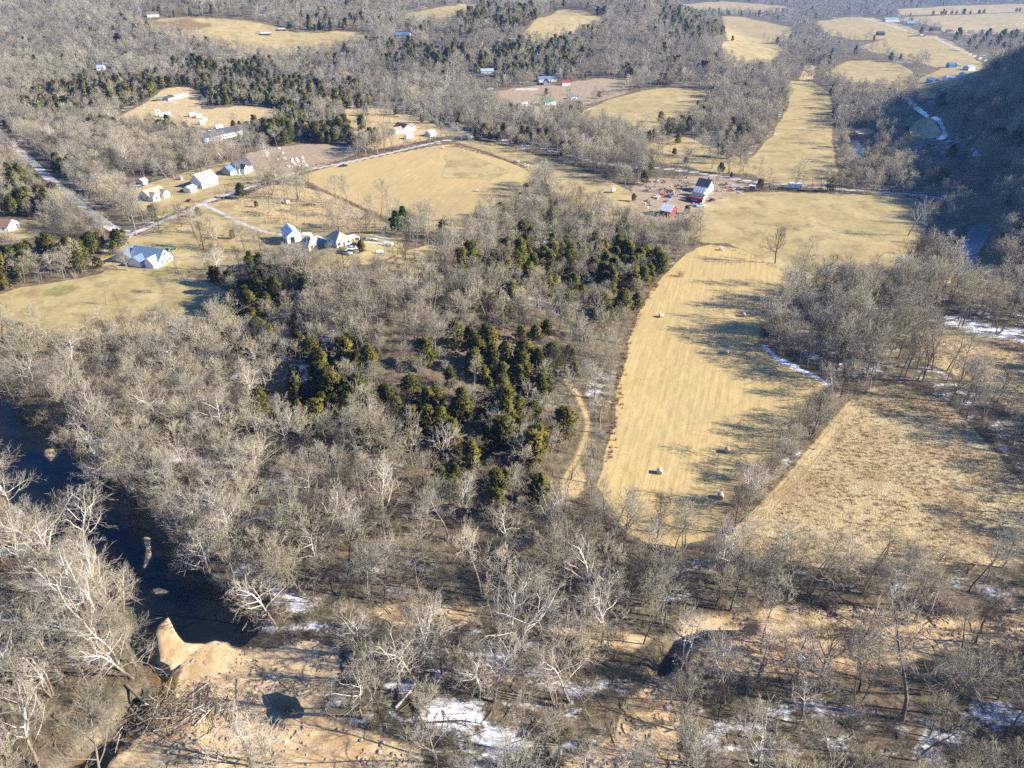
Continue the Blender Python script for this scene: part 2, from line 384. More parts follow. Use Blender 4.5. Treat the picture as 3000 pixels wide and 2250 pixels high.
# ------------------------------------------------------------------ the land: fields, roads, bars, river
# (object name, label, category, mask, polygon in photograph pixels, edge softness in metres)
FIELDS = [
 ('hay_field', 'mown golden hay field bordered by the gravel road and a hedgerow', 'field', 'hay',
  [(868,516),(1000,482),(1146,452),(1290,424),(1330,422),(1410,446),(1520,484),(1575,512),(1550,570),(1440,640),(1370,690),(1300,690),(1240,670),(1180,648),(1125,634),(1000,580)], 1.5),
 ('hay_field', 'long pale straw hay field between the cedar wood and the tall bare wood', 'field', 'hay',
  [(2080,715),(2180,728),(2250,762),(2310,790),(2335,815),(2320,850),(2290,885),(2262,930),(2235,965),(2228,1010),(2280,1058),(2350,1090),(2415,1118),(2405,1180),(2335,1270),(2275,1340),(2215,1410),(2172,1470),(2140,1530),(2060,1580),(1980,1600),(1900,1590),(1830,1550),(1780,1490),(1752,1420),(1772,1330),(1800,1240),(1815,1130),(1838,1000),(1872,910),(1922,830),(1992,760),(2040,725)], 1.2),
 ('grass_patch', 'darker rough triangle left in the golden hay field', 'field', 'pasture',
  [(1308,436),(1330,430),(1420,470),(1500,500),(1440,528),(1370,524),(1290,520)], 2.5),
 ('pasture', 'broad tan pasture beside the junk yard and the creek road', 'field', 'pasture',
  [(2040,600),(2115,566),(2305,562),(2509,570),(2690,582),(2720,620),(2710,690),(2660,770),(2560,860),(2400,850),(2310,800),(2200,745),(2130,715),(2060,712),(2020,700),(1985,660)], 1.5),
 ('pasture', 'narrow grass strip between the hedgerow and the tree lined road', 'field', 'pasture',
  [(1320,412),(1400,412),(1500,432),(1600,466),(1700,495),(1800,535),(1870,572),(1905,612),(1885,660),(1780,650),(1690,600),(1620,555),(1540,495),(1440,448)], 1.5),
 ('pasture', 'long valley pasture strip running away beyond the creek road', 'field', 'pasture',
  [(2300,236),(2380,240),(2430,270),(2440,330),(2440,400),(2450,480),(2455,540),(2380,545),(2250,530),(2180,505),(2185,480),(2260,400),(2312,310)], 2),
 ('meadow', 'weedy old field with tussocks beside the diagonal mown track', 'field', 'rough',
  [(2508,1180),(2560,1140),(2640,1130),(2760,1180),(2850,1260),(2950,1370),(3080,1450),(3080,1650),(2700,1648),(2400,1650),(2180,1640),(2120,1610),(2300,1420),(2450,1250)], 2.5),
 ('meadow', 'weedy clearing beyond the line of leaning bare trees', 'field', 'rough',
  [(2690,960),(2850,975),(3080,1020),(3080,1240),(2950,1190),(2830,1110),(2700,1040)], 3),
 ('meadow', 'tan grassy meadow with scattered saplings below the blue roofed house', 'field', 'pasture',
  [(-60,880),(60,840),(180,822),(290,800),(330,772),(420,795),(540,805),(600,825),(655,850),(660,930),(600,985),(450,990),(330,990),(200,1025),(60,1045),(-60,1040)], 2),
 ('yard', 'grassy house yards around the gravel crossroads', 'yard', 'pasture',
  [(330,700),(400,690),(500,645),(560,606),(640,590),(740,560),(850,528),(1000,588),(1120,642),(1190,690),(1180,740),(1100,775),(900,785),(760,760),(690,790),(590,800),(480,810),(330,800),(230,790),(300,740)], 2),
 ('yard', 'mown lawns around the white houses above the road', 'yard', 'pasture',
  [(380,560),(440,535),(560,500),(640,480),(700,470),(780,480),(840,505),(760,532),(640,575),(560,602),(470,640),(410,610)], 2),
 ('weed_lot', 'dry tan weed lot below the hay field hedgerow', 'yard', 'gold',
  [(700,580),(840,528),(1000,585),(1110,640),(1150,680),(1020,680),(900,660),(780,640),(690,612)], 4),
 ('paddock', 'bare reddish paddock dotted with small white huts', 'paddock', 'dirt',
  [(700,455),(800,432),(900,420),(1000,424),(1060,440),(1000,470),(900,500),(830,512),(740,495)], 2),
 ('grass_field', 'golden unmown grass field behind the long dark roofed building', 'field', 'gold',
  [(400,338),(480,338),(560,326),(700,310),(790,314),(860,336),(820,352),(770,378),(700,372),(640,378),(570,372),(530,400),(500,395),(520,360),(430,352)], 2),
 ('grass_clearing', 'tan clearing around the house with red brown gables', 'field', 'gold',
  [(1005,318),(1120,316),(1220,338),(1290,372),(1385,398),(1300,402),(1180,425),(1090,440),(1040,410),(1010,360)], 3),
 ('hill_pasture', 'smooth hilltop pasture with a dark pond on the far rise', 'field', 'pasture',
  [(405,66),(470,54),(560,50),(700,56),(800,72),(870,88),(1000,84),(1095,90),(1085,106),(950,132),(830,142),(720,132),(600,106),(500,92),(430,80)], 8),
 ('hill_pasture', 'sunlit hill field left of the wooded knob', 'field', 'pasture',
  [(1165,36),(1270,22),(1390,10),(1420,14),(1390,30),(1300,62),(1240,48)], 8),
 ('hill_pasture', 'sunlit hill field sloping down right of the wooded knob', 'field', 'pasture',
  [(1525,88),(1600,46),(1640,26),(1700,30),(1772,50),(1755,64),(1700,84),(1640,100),(1560,100)], 8),
 ('valley_field', 'far valley field below the wooded ridge with a tree row behind', 'field', 'pasture',
  [(2120,122),(2200,122),(2290,132),(2275,165),(2245,184),(2150,178),(2115,150)], 5),
 ('valley_field', 'far valley field with a row of bare trees along its near edge', 'field', 'pasture',
  [(2115,48),(2180,50),(2320,74),(2320,104),(2220,112),(2130,104)], 8),
 ('valley_field', 'far green tan field beside the gravel creek bend', 'field', 'pasture',
  [(2420,205),(2490,178),(2560,178),(2640,188),(2690,216),(2655,238),(2600,252),(2520,244),(2450,225)], 5),
 ('valley_field', 'far field crossed by long tree shadows beside the farm road', 'field', 'pasture',
  [(2510,132),(2600,114),(2740,104),(2785,120),(2880,168),(2865,192),(2740,178),(2640,155),(2560,145)], 5),
 ('valley_field', 'far striped hill field above the farm buildings', 'field', 'pasture',
  [(2385,62),(2480,50),(2560,52),(2640,68),(2700,86),(2630,98),(2500,104),(2420,88)], 8),
 ('valley_field', 'farthest pale field band under the dark cedar row', 'field', 'pasture',
  [(2590,52),(2800,44),(3060,34),(3060,78),(2840,92),(2770,82),(2690,60)], 8),
 ('hill_pasture', 'thin far pasture band behind the valley trees', 'field', 'pasture',
  [(1990,10),(2120,4),(2300,14),(2320,24),(2150,30),(2000,24)], 10),
 ('hill_pasture', 'thin pale far slope above the cedar row', 'field', 'pasture',
  [(2620,22),(2800,16),(3060,10),(3060,26),(2800,32),(2640,34)], 10),
 ('dirt_field', 'reddish bare field beside the white building with red roof', 'field', 'dirt',
  [(1400,268),(1520,252),(1660,244),(1750,228),(1850,236),(1830,262),(1720,284),(1640,308),(1500,310)], 4),
 ('pasture', 'sloping pasture above the tree lined road with lone cedars', 'field', 'pasture',
  [(1700,312),(1790,286),(1900,262),(1990,256),(2065,266),(2085,300),(2010,335),(1920,365),(1860,372),(1790,345),(1710,345)], 3),
 ('yard', 'brown dirt yard strewn with scrap around the grey house', 'yard', 'dirt',
  [(1840,540),(1900,522),(1980,520),(2080,512),(2180,532),(2260,545),(2130,572),(2060,600),(2010,650),(1940,655),(1890,640),(1850,590)], 2.5),
 ('yard', 'open orchard lawn with scattered trees behind the grey house', 'yard', 'pasture',
  [(1880,425),(2000,398),(2120,440),(2190,480),(2190,508),(2100,506),(2000,485),(1920,470)], 4),
 ('yard', 'small cleared yard at the white house with brown roof', 'yard', 'pasture',
  [(-60,640),(60,640),(130,655),(120,690),(40,705),(-60,700)], 3),
 ('yard', 'tan cleared lot around the long white mobile home', 'yard', 'gold',
  [(330,322),(370,308),(430,288),(470,264),(540,250),(600,275),(590,310),(520,322),(430,345),(370,345)], 3),
 ('yard', 'farm yard at the foot of the dark ridge', 'yard', 'pasture',
  [(2680,226),(2760,200),(2780,190),(2890,196),(2890,212),(2790,262),(2690,262)], 4),
 ('clearing', 'pale mown clearing below the house cluster', 'field', 'hay',
  [(1100,800),(1115,768),(1200,732),(1320,706),(1360,718),(1300,770),(1230,810),(1150,830)], 2.5),
 ('clearing', 'small clearing at the end of the wheel track', 'field', 'gold',
  [(1630,1400),(1680,1330),(1720,1340),(1730,1420),(1690,1460),(1640,1450)], 3),
 ('sand_bar', 'wide tan sand bar beside the black pool of the river', 'sand', 'sand',
  [(500,2010),(540,1930),(592,1868),(625,1858),(669,1872),(714,1882),(760,1872),(900,1866),(1010,1880),(1000,1960),(965,2010),(905,2060),(935,2105),(1010,2125),(1120,2160),(1200,2200),(1260,2330),(200,2330),(300,2255),(380,2155),(430,2090),(460,2060),(510,2040)], 1.5),
 ('sand_bar', 'pale gravel spit standing between the river and its side channel', 'sand', 'sand',
  [(475,1722),(490,1771),(513,1816),(540,1857),(581,1869),(490,1950),(484,1934),(457,1920),(450,1875),(441,1844),(450,1816),(472,1794)], 1.0),
 ('sand_bar', 'narrow gravel island in the middle of the dark river', 'sand', 'sand',
  [(405,1548),(440,1556),(446,1608),(427,1650),(400,1656),(412,1595)], .8),
 ('sand_bar', 'small round gravel island near the left bend of the river', 'sand', 'sand',
  [(118,1304),(152,1294),(166,1315),(146,1350),(115,1324)], .8),
 ('sand_bar', 'low pebble shoal just above the gravel spit', 'sand', 'sand',
  [(425,1703),(465,1698),(500,1708),(492,1726),(440,1728)], .8),
 ('sand_bar', 'brown sandy creek bed crossed by long branch shadows', 'sand', 'sand',
  [(1995,1945),(1930,1962),(1880,2020),(1823,2060),(1805,2142),(1745,2178),(1655,2223),(1590,2330),(1970,2330),(1988,2090)], 1.2),
 ('sand_bar', 'orange brown sand strip lying inside the bare wood', 'sand', 'sand',
  [(1110,1785),(1250,1768),(1400,1775),(1430,1820),(1600,1815),(1800,1850),(1900,1870),(1850,1905),(1640,1880),(1420,1850),(1260,1850),(1140,1825)], 2.5),
 ('sand_bar', 'orange brown sandy flat beyond the creek bend with scattered trees', 'sand', 'sand',
  [(1990,1815),(2150,1800),(2400,1765),(2600,1790),(2800,1810),(3080,1800),(3080,1880),(2850,1885),(2700,1925),(2400,1965),(2200,1975),(2020,1960),(2000,1900)], 2),
 ('sand_bar', 'shaded gravel bar beside the blue pool near the concrete slab', 'sand', 'sand',
  [(2800,780),(2850,780),(2905,770),(2960,800),(3000,850),(2960,880),(2870,870),(2800,850),(2775,830)], 2),
 ('sand_bar', 'curved gravel bar below the dark wooded ridge', 'sand', 'sand',
  [(2650,385),(2690,355),(2720,338),(2750,350),(2765,385),(2755,402),(2700,405)], 3),
 ('sand_bar', 'small orange gravel bar inside the creek thicket', 'sand', 'sand',
  [(2500,382),(2530,374),(2560,380),(2550,394),(2510,394)], 2),
 ('sand_bar', 'far gravel bend of the creek with pale pools', 'sand', 'sand',
  [(2335,192),(2370,188),(2420,198),(2390,212),(2380,232),(2345,235),(2350,215)], 4),
]
RIVERS = [
 ('river', 'dark river pool bending between bare wooded banks', 
  [(-80,1130),(0,1150),(45,1184),(90,1207),(118,1228),(136,1270),(181,1310),(226,1347),(255,1385),(316,1398),(353,1428),(375,1455),(420,1491),(440,1518),(497,1577),(540,1635),(610,1690),(650,1710),(696,1746),(723,1789),(739,1843),(714,1880),(669,1871),(624,1858),(592,1871),(538,1920),(502,1970),(511,2006),(479,2010),(450,1985),(407,1900),(385,1862),(410,1816),(400,1753),(335,1746),(310,1717),(318,1672),(305,1618),(268,1572),(199,1550),(150,1572),(113,1554),(104,1491),(68,1464),(27,1442),(-20,1400),(-80,1380)], -1.9),
 ('stream', 'shallow brown stream below the driftwood pile', 
  [(384,2035),(428,2082),(365,2152),(305,2250),(262,2330),(130,2330),(180,2240),(271,2178),(325,2119),(366,2070)], -1.9),
 ('pond', 'small black pool left in the sand bar',
  [(764,2017),(805,2010),(859,2028),(888,2056),(884,2084),(836,2086),(778,2080),(758,2052)], -1.9),
 ('creek', 'black creek bend cut under the sandy flat',
  [(2016,1846),(2070,1834),(2181,1832),(2194,1838),(2130,1850),(2066,1858),(2030,1872),(2002,1900),(1972,1938),(1958,1962),(1926,1962),(1940,1932),(1962,1900),(1985,1866)], -1.9),
 ('river', 'blue pool reflecting sky beside the concrete slab',
  [(2795,760),(2810,720),(2832,690),(2860,655),(2890,650),(2885,690),(2858,735),(2852,787),(2820,824),(2803,808)], -1.6),
 ('creek', 'blue still water inside the creek thicket',
  [(2485,382),(2506,392),(2532,430),(2530,458),(2506,455),(2494,410)], -1.4),
 ('creek', 'pale iced creek water at the foot of the dark ridge',
  [(2645,276),(2658,278),(2716,324),(2762,350),(2782,392),(2760,406),(2745,402),(2766,385),(2750,354),(2706,334),(2660,298)], -1.4),
]
ROADS = [
 ('gravel_road', 'pale gravel county road curving past the hay field', [(360,697),(400,680),(540,622),(597,594),(680,564),(764,538),(836,515),(904,497),(1000,479),(1150,446),(1290,413),(1370,404),(1440,404),(1500,413),(1560,427),(1650,449),(1740,473),(1830,488),(1930,492),(2030,503),(2100,515),(2200,531),(2400,549),(2560,561),(2690,571),(2780,584)], 2.6),
 ('gravel_road', 'wide pale gravel lane coming through the left wood', [(-60,330),(27,420),(75,455),(130,510),(200,570),(260,620),(320,662),(365,694)], 3.4),
 ('gravel_drive', 'gravel drive leading down to the white metal barn', [(600,600),(640,620),(700,650),(770,678),(850,690)], 1.6),
 ('gravel_drive', 'gravel branch road climbing from the road bend', [(1300,352),(1335,372),(1360,388),(1385,400)], 3.0),
 ('gravel_drive', 'pale drive in front of the house with red brown gables', [(1170,393),(1220,390),(1270,384),(1340,380)], 1.6),
 ('gravel_drive', 'gravel drive curving round the long dark roofed building', [(575,420),(590,400),(620,387),(660,380),(720,376)], 3.0),
 ('gravel_drive', 'drive to the mobile home clearing', [(410,318),(450,308),(490,296),(520,300)], 2.0),
 ('gravel_drive', 'drive from the road past the dark roofed white house', [(820,517),(780,505),(745,497),(700,512)], 2.0),
 ('farm_road', 'far farm road crossing the valley fields', [(2515,48),(2610,75),(2660,92),(2740,112),(2800,140),(2890,178)], 3.5),
 ('farm_road', 'far farm lane towards the wooded slope', [(2770,95),(2850,84),(3020,66)], 3.0),
 ('farm_road', 'pale lane below the reddish field', [(1410,263),(1470,258),(1540,262),(1620,258)], 2.0),
]
TRACK = [(1640,1090),(1672,1130),(1692,1157),(1712,1202),(1724,1240),(1711,1292),(1688,1347),(1664,1386),(1650,1410)]
RUTS = [(2508,1182),(2430,1275),(2330,1400),(2230,1510),(2120,1620)]
SNOW = [  # polygon, amount
 ([(1165,2095),(1240,2025),(1400,2035),(1510,2105),(1570,2180),(1580,2260),(1440,2260),(1350,2205),(1240,2170),(1170,2140)], .70, 4),
 ([(2800,2065),(2900,2045),(3080,2050),(3080,2140),(2880,2140)], .70, 4),
 ([(2460,2075),(2540,2055),(2640,2085),(2600,2115),(2480,2115)], .62, 3),
 ([(2212,960),(2232,1000),(2290,1045),(2360,1080),(2440,1125),(2420,1150),(2330,1110),(2250,1070),(2208,1030)], .78, 2),
 ([(2740,905),(2850,930),(3080,975),(3080,1030),(2850,985),(2740,955)], .56, 4),
 ([(2250,900),(2500,800),(2760,860),(2750,960),(2650,1120),(2450,1130),(2300,1050)], .43, 8),
 ([(680,900),(860,930),(1000,1100),(960,1200),(860,1180),(760,1050)], .56, 8),
 ([(1000,1150),(1250,1250),(1400,1420),(1500,1500),(1100,1500),(900,1300)], .40, 10),
 ([(480,1500),(700,1560),(900,1640),(1010,1760),(1010,1890),(760,1870),(700,1760),(560,1620)], .50, 8),
 ([(660,1700),(760,1720),(850,1800),(800,1860),(740,1830)], .58, 4),
 ([(330,1440),(420,1480),(500,1560),(640,1660),(700,1720),(780,1700),(600,1560),(450,1430)], .60, 5),
 ([(-60,1700),(180,1760),(330,1900),(330,2050),(150,2000),(-60,1880)], .52, 8),
 ([(1000,1900),(1400,1900),(1900,1930),(1850,2080),(1600,2150),(1500,2100),(1100,2030)], .50, 8),
 ([(1900,2000),(2400,1990),(2900,2000),(3080,2050),(3080,2330),(1950,2330)], .42, 8),
 ([(2450,1660),(3080,1680),(3080,1790),(2600,1780),(2300,1740)], .44, 6),
 ([(1450,1500),(1700,1560),(1900,1700),(1850,1800),(1500,1760),(1350,1600)], .38, 8),
 ([(330,660),(370,670),(380,690),(330,690),(250,640),(150,560),(60,470),(80,450),(200,555)], .46, 4),
 ([(1680,960),(1760,1000),(1800,1150),(1740,1150),(1690,1060)], .42, 6),
 ([(360,765),(440,790),(480,790),(440,770),(400,760),(330,740)], .55, 3),
 ([(1030,690),(1130,680),(1180,720),(1120,735),(1050,720)], .44, 4),
 ([(2640,420),(2800,410),(2860,520),(2850,600),(2700,585),(2640,500)], .36, 10),
 ([(2500,400),(2600,560),(2760,600),(2760,575),(2600,520)], .40, 8),
 ([(1100,440),(1000,450),(1010,435),(1080,428)], .5, 2),
]
WATER_POLYS = [wpoly(r[2]) for r in RIVERS]
def lowered(f):
    pts = f[4]; vm = sum(q[1] for q in pts) / len(pts)
    if vm > 330 or f[3] == 'sand': return pts
    um = sum(q[0] for q in pts) / len(pts); d = float(proj(*unproj(um, vm)[0])[2]); k = 10.5 * FPX / d
    lo = min(q[1] for q in pts); hi = max(q[1] for q in pts)
    return [(a, b + k * min(1, max(0, (b - lo) / (hi - lo) * 1.6 - .3))) for a, b in pts]
FIELD_POLYS = [wpoly(lowered(f)) for f in FIELDS]
ROAD_LINES = [wline(r[2]) for r in ROADS]
TRACK_L = wline(TRACK); RUT_L = wline(RUTS)
SNOW_POLYS = [wpoly(s[0]) for s in SNOW]
def wob(x, y, f):
    k = min(6.0, 1.2 * f[5]); return (fbm(x, y, 7 * k + 4, 121) - .5) * 2.2 * k
BARS = [i for i, f in enumerate(FIELDS) if f[3] == 'sand']

def height(x, y):
    """land with the river and creek beds cut into it"""
    x = np.asarray(x, float); y = np.asarray(y, float)
    h = hbase(x, y)
    for (nm, lb, px, lev), poly in zip(RIVERS, WATER_POLYS):
        d = sdist(x, y, poly, 14)
        big = 1.0 if nm == 'river' else .55
        cut = S(-6.5 if nm == 'river' else -2.6, 0.0, d) * (-lev + .15) + S(0, 9.0, d) * 2.4 * big
        h = h - cut
    for i in BARS[:8]:
        d = sdist(x, y, FIELD_POLYS[i], 14)
        w = S(-1.2, 1.2, d)
        tgt = -1.72 + .12 * (fbm(x, y, 6, 31) - .3) + .35 * S(0, 5, d)
        if i in BARS[:1] or i in BARS[5:8]:      # wide bars slope down to their water edge
            near = np.full(x.shape, 40.0)
            for poly in WATER_POLYS[:4]: near = np.minimum(near, -sdist(x, y, poly, 40))
            tgt = -1.80 + 1.3 * S(0, 16, near) + .3 * (fbm(x, y, 11, 31) - .4)
            w = S(-6, 1.5, d) * S(-.6, .8, near)
        h = h * (1 - w) + np.maximum(tgt, h if i not in (BARS[0],) else tgt) * w if i not in BARS[1:5] else h * (1 - w) + tgt * w
    return h
def ground_z(x, y):
    return float(height(np.array([x]), np.array([y]))[0])
def PG(u, v):
    p = unproj(u, v)[0]; return Vector((p[0], p[1], ground_z(p[0], p[1])))

def build_land():
    ys = [38.0]
    while ys[-1] < 7600:
        y = ys[-1]; ys.append(y + max(.42, min(24 if y < 3200 else 60, (y * y + CAM_H ** 2) / CAM_H * .0021)))
    ys = np.array(ys); nt = 620
    tt = np.linspace(-1.06, 1.06, nt)
    Y = np.repeat(ys, nt).reshape(len(ys), nt); X = tt[None, :] * .69 * (Y + 88)
    x = X.ravel(); y = Y.ravel()
    z = height(x, y)
    near = (y < 900)
    z = z + near * (fbm(x, y, 2.2, 41, 2) - .5) * .22
    m = {k: np.zeros(len(x)) for k in ('hay', 'pasture', 'rough', 'sand', 'road', 'snow', 'dirt', 'bed', 'gold', 'rut', 'green')}
    cls = np.zeros(len(x), int); best = np.full(len(x), .5)
    for i, f in enumerate(FIELDS):
        d = sdist(x, y, FIELD_POLYS[i], 60) + wob(x, y, f)
        a = np.clip(.5 + d / (2 * f[5]), 0, 1)
        for k in ('hay', 'pasture', 'rough', 'dirt', 'gold', 'sand'):       # the later field replaces what lies under it
            if k != f[3]: m[k] = m[k] * (1 - a)
        m[f[3]] = np.maximum(m[f[3]], a)
        cls[d > 0] = i + 1
    wet = np.zeros(len(x))
    for poly in WATER_POLYS: wet = np.maximum(wet, np.clip(.5 + sdist(x, y, poly, 20) / 3.0, 0, 1))
    m['bed'] = wet * (1 - np.clip(m['sand'] * 1.5, 0, 1))
    for i, (nm, lb, pl, hw) in enumerate(ROADS):
        d = pdist(x, y, ROAD_LINES[i], 30); hw = hw * .8
        a = np.clip(.5 + (hw - d) / 1.6, 0, 1); m['road'] = np.maximum(m['road'], a)
        for k in ('hay', 'pasture', 'rough', 'dirt', 'gold', 'sand'): m[k] *= (1 - .0 * a)
        cls[d < hw] = 100 + i
    dt = pdist(x, y, TRACK_L, 20); m['rut'] = np.maximum(m['rut'], np.clip(1 - np.abs(dt - .9) / .9, 0, 1) * .8); m['gold'] = np.maximum(m['gold'], np.clip(.5 + (1.9 - dt) / 2.5, 0, 1) * .62)
    cls[dt < 2.2] = 200
    dr = pdist(x, y, RUT_L, 20); m['rut'] = np.maximum(m['rut'], np.clip(1 - np.abs(dr - 1.1) / .6, 0, 1) * .62); g = np.clip(.5 + (2.8 - dr) / 1.6, 0, 1); m['gold'] = np.maximum(m['gold'], g * .58)
    # lanes mown round the far ruts of the old field, tyre circles in the pasture
    for (u, v, rad, w) in [(2290,640,9,.5),(2360,610,7,.5),(2240,610,11,.5),(2470,660,8,.5),(2440,700,10,.5),(2520,690,7,.5),(2400,735,9,.4),(2180,640,12,.5)]:
        p = unproj(u, v)[0]; dd = np.abs(np.hypot(x - p[0], y - p[1]) - rad); m['rut'] = np.maximum(m['rut'], np.clip(1 - dd / (w + .4), 0, 1) * .50)
    for pts in ([(2125,735),(2200,690),(2270,660),(2340,620)], [(2030,640),(2150,660),(2260,690)], [(1318,432),(1322,470),(1345,505)], [(1328,432),(1334,470),(1360,508)], [(1010,490),(1060,540),(1110,575)]):
        dd = pdist(x, y, wline(pts), 10); m['rut'] = np.maximum(m['rut'], np.clip(1 - dd / .9, 0, 1) * .45)
    for (u, v, rad) in [(2330,670,8),(2295,690,7),(2370,662,9),(2275,740,6)]:
        p = unproj(u, v)[0]; dd = np.hypot((x - p[0]), (y - p[1]) * .6); m['rut'] = np.maximum(m['rut'], np.clip(1 - dd / rad, 0, 1) * .6 * (vnoise(x, y, 2.5, 77) > .45))
    p = unproj(524, 72)[0]; dd = np.hypot((x - p[0]) / 46, (y - p[1]) / 30); m['rut'] = np.maximum(m['rut'], np.clip((1.05 - dd) * 8, 0, 1) * .9)   # dark pond hollow on the hilltop
    for i, s in enumerate(SNOW):
        d = sdist(x, y, SNOW_POLYS[i], 60); a = np.clip(.5 + d / (2 * s[2]), 0, 1) * s[1]; m['snow'] = np.maximum(m['snow'], a)
    # thin leftover snow in the woods everywhere
    open_ = np.maximum.reduce([m[k] for k in ('hay', 'pasture', 'rough', 'dirt', 'gold', 'sand', 'road')])
    m['snow'] = m['snow'] * 1.20
    m['snow'] = np.maximum(m['snow'], .50 * (1 - open_) * S(.35, .65, fbm(x, y, 38, 61)))
    m['snow'] *= (1 - np.clip(m['bed'] * 1.3, 0, 1)) * (1 - .6 * np.clip(m['hay'], 0, 1))
    for (u, v, rad) in [(470,625,12),(470,800,12),(180,850,16),(860,680,8),(920,765,9),(400,780,9)]:
        p = unproj(u, v)[0]; m['green'] = np.maximum(m['green'], np.clip(.8 - np.hypot(x - p[0], y - p[1]) / rad / 1.3, 0, .55))
    Acol = np.stack([m['hay'], m['pasture'], m['rough'], m['sand']], -1)
    Bcol = np.stack([m['road'], m['snow'], m['dirt'], m['bed']], -1)
    Ccol = np.stack([m['gold'], m['rut'], m['green'], np.zeros(len(x))], -1)
    nr = len(ys)
    idx = np.arange(nr * nt).reshape(nr, nt)
    q = np.stack([idx[:-1, :-1], idx[:-1, 1:], idx[1:, 1:], idx[1:, :-1]], -1).reshape(-1, 4)
    qc = cls[q[:, 0]]
    V = np.stack([x, y, z], -1)
    # analytic normals so that neighbouring sheets shade as one land
    def part(name, label, cat, faces):
        us, inv = np.unique(faces, return_inverse=True)
        me = fast_mesh(name, V[us], inv.reshape(-1, 4), [M['land']], smooth=True)
        for nm, arr in (('maskA', Acol), ('maskB', Bcol), ('maskC', Ccol)):
            a = me.attributes.new(nm, 'FLOAT_COLOR', 'POINT'); a.data.foreach_set('color', arr[us].astype(np.float32).ravel())
        o = mesh_obj(name, me); tag(o, label, cat, None, 'structure'); return o
    part('ground', 'leaf covered woodland floor with patches of old snow', 'ground', q[qc == 0])
    for i, f in enumerate(FIELDS):
        s = q[qc == i + 1]
        if len(s): part(f[0], f[1], f[2], s)
    for i, r in enumerate(ROADS):
        s = q[qc == 100 + i]
        if len(s): part(r[0], r[1], 'road', s)
    s = q[qc == 200]; part('wheel_track', 'two rut wheel track along the edge of the cedar wood', 'path', s)
    # far land on every side, so that the ground does not end
    return x, y

def build_water():
    for (nm, lb, px, lev), poly in zip(RIVERS, WATER_POLYS):
        c = poly.mean(0); lo = poly.min(0) - 5; hi = poly.max(0) + 5
        n = 120; gx, gy = np.meshgrid(np.linspace(lo[0], hi[0], n), np.linspace(lo[1], hi[1], n))
        x = gx.ravel(); y = gy.ravel()
        base = hbase(c[:1], c[1:])[0]
        hz = height(x, y)
        wz = base * 0 + lev if nm in ('river', 'stream', 'pond', 'creek') and c[1] < 260 else None
        if wz is None: zz = hbase(x, y) + lev
        else: zz = np.full(len(x), lev)
        d = sdist(x, y, poly, 20)
        idx = np.arange(n * n).reshape(n, n)
        q = np.stack([idx[:-1, :-1], idx[:-1, 1:], idx[1:, 1:], idx[1:, :-1]], -1).reshape(-1, 4)
        keep = (d[q] > (-3.4 if nm == 'river' else -1.4)).any(1)
        q = q[keep]; us, inv = np.unique(q, return_inverse=True)
        me = fast_mesh(nm, np.stack([x, y, zz], -1)[us], inv.reshape(-1, 4), [M['water']], smooth=True)
        a = me.attributes.new('depth', 'FLOAT', 'POINT'); a.data.foreach_set('value', np.clip(zz - hz, 0, 4)[us].astype(np.float32))
        o = mesh_obj(nm, me); tag(o, lb, 'water', None, 'structure')
GX, GY = build_land()
build_water()
def side_land():
    # the ridge and the land going on beyond both sides of the view
    for sgn, nm, lb in ((1, 'hillside', 'dark wooded ridge rising beyond the creek'), (-1, 'ground', 'wooded land going on left of the lane')):
        ys = np.concatenate([np.arange(38, 1400, 12.0), np.arange(1400, 7600, 120.0)]); k = np.linspace(0, 1, 46) ** 1.4
        Y = np.repeat(ys, len(k)).reshape(len(ys), len(k)); e = 1.06 * .69 * (Y + 88); X = sgn * (e - .5 + k[None, :] * (900 + .3 * Y))
        x = X.ravel(); y = Y.ravel(); z = height(x, y) - .05
        idx = np.arange(len(x)).reshape(X.shape); q = np.stack([idx[:-1, :-1], idx[:-1, 1:], idx[1:, 1:], idx[1:, :-1]], -1).reshape(-1, 4)
        if sgn < 0: q = q[:, ::-1]
        me = fast_mesh(nm, np.stack([x, y, z], -1), q, [M['land']], smooth=True); tag(mesh_obj(nm, me), lb, 'ground', None, 'structure')
side_land()
def far_sheet():
    v = []; ring = [(-16000, -3000), (16000, -3000), (16000, 16000), (-16000, 16000)]
    n = 24; xs = np.linspace(-16000, 16000, n); ysx = np.linspace(-3000, 16000, n)
    gx, gy = np.meshgrid(xs, ysx); z = np.full(gx.shape, -14.0)
    idx = np.arange(n * n).reshape(n, n)
    q = np.stack([idx[:-1, :-1], idx[:-1, 1:], idx[1:, 1:], idx[1:, :-1]], -1).reshape(-1, 4)
    me = fast_mesh('far_ground', np.stack([gx.ravel(), gy.ravel(), z.ravel()], -1), q, [M['land']], smooth=True)
    tag(mesh_obj('far_ground', me), 'wooded land reaching on to the horizon', 'ground', None, 'structure')
far_sheet()
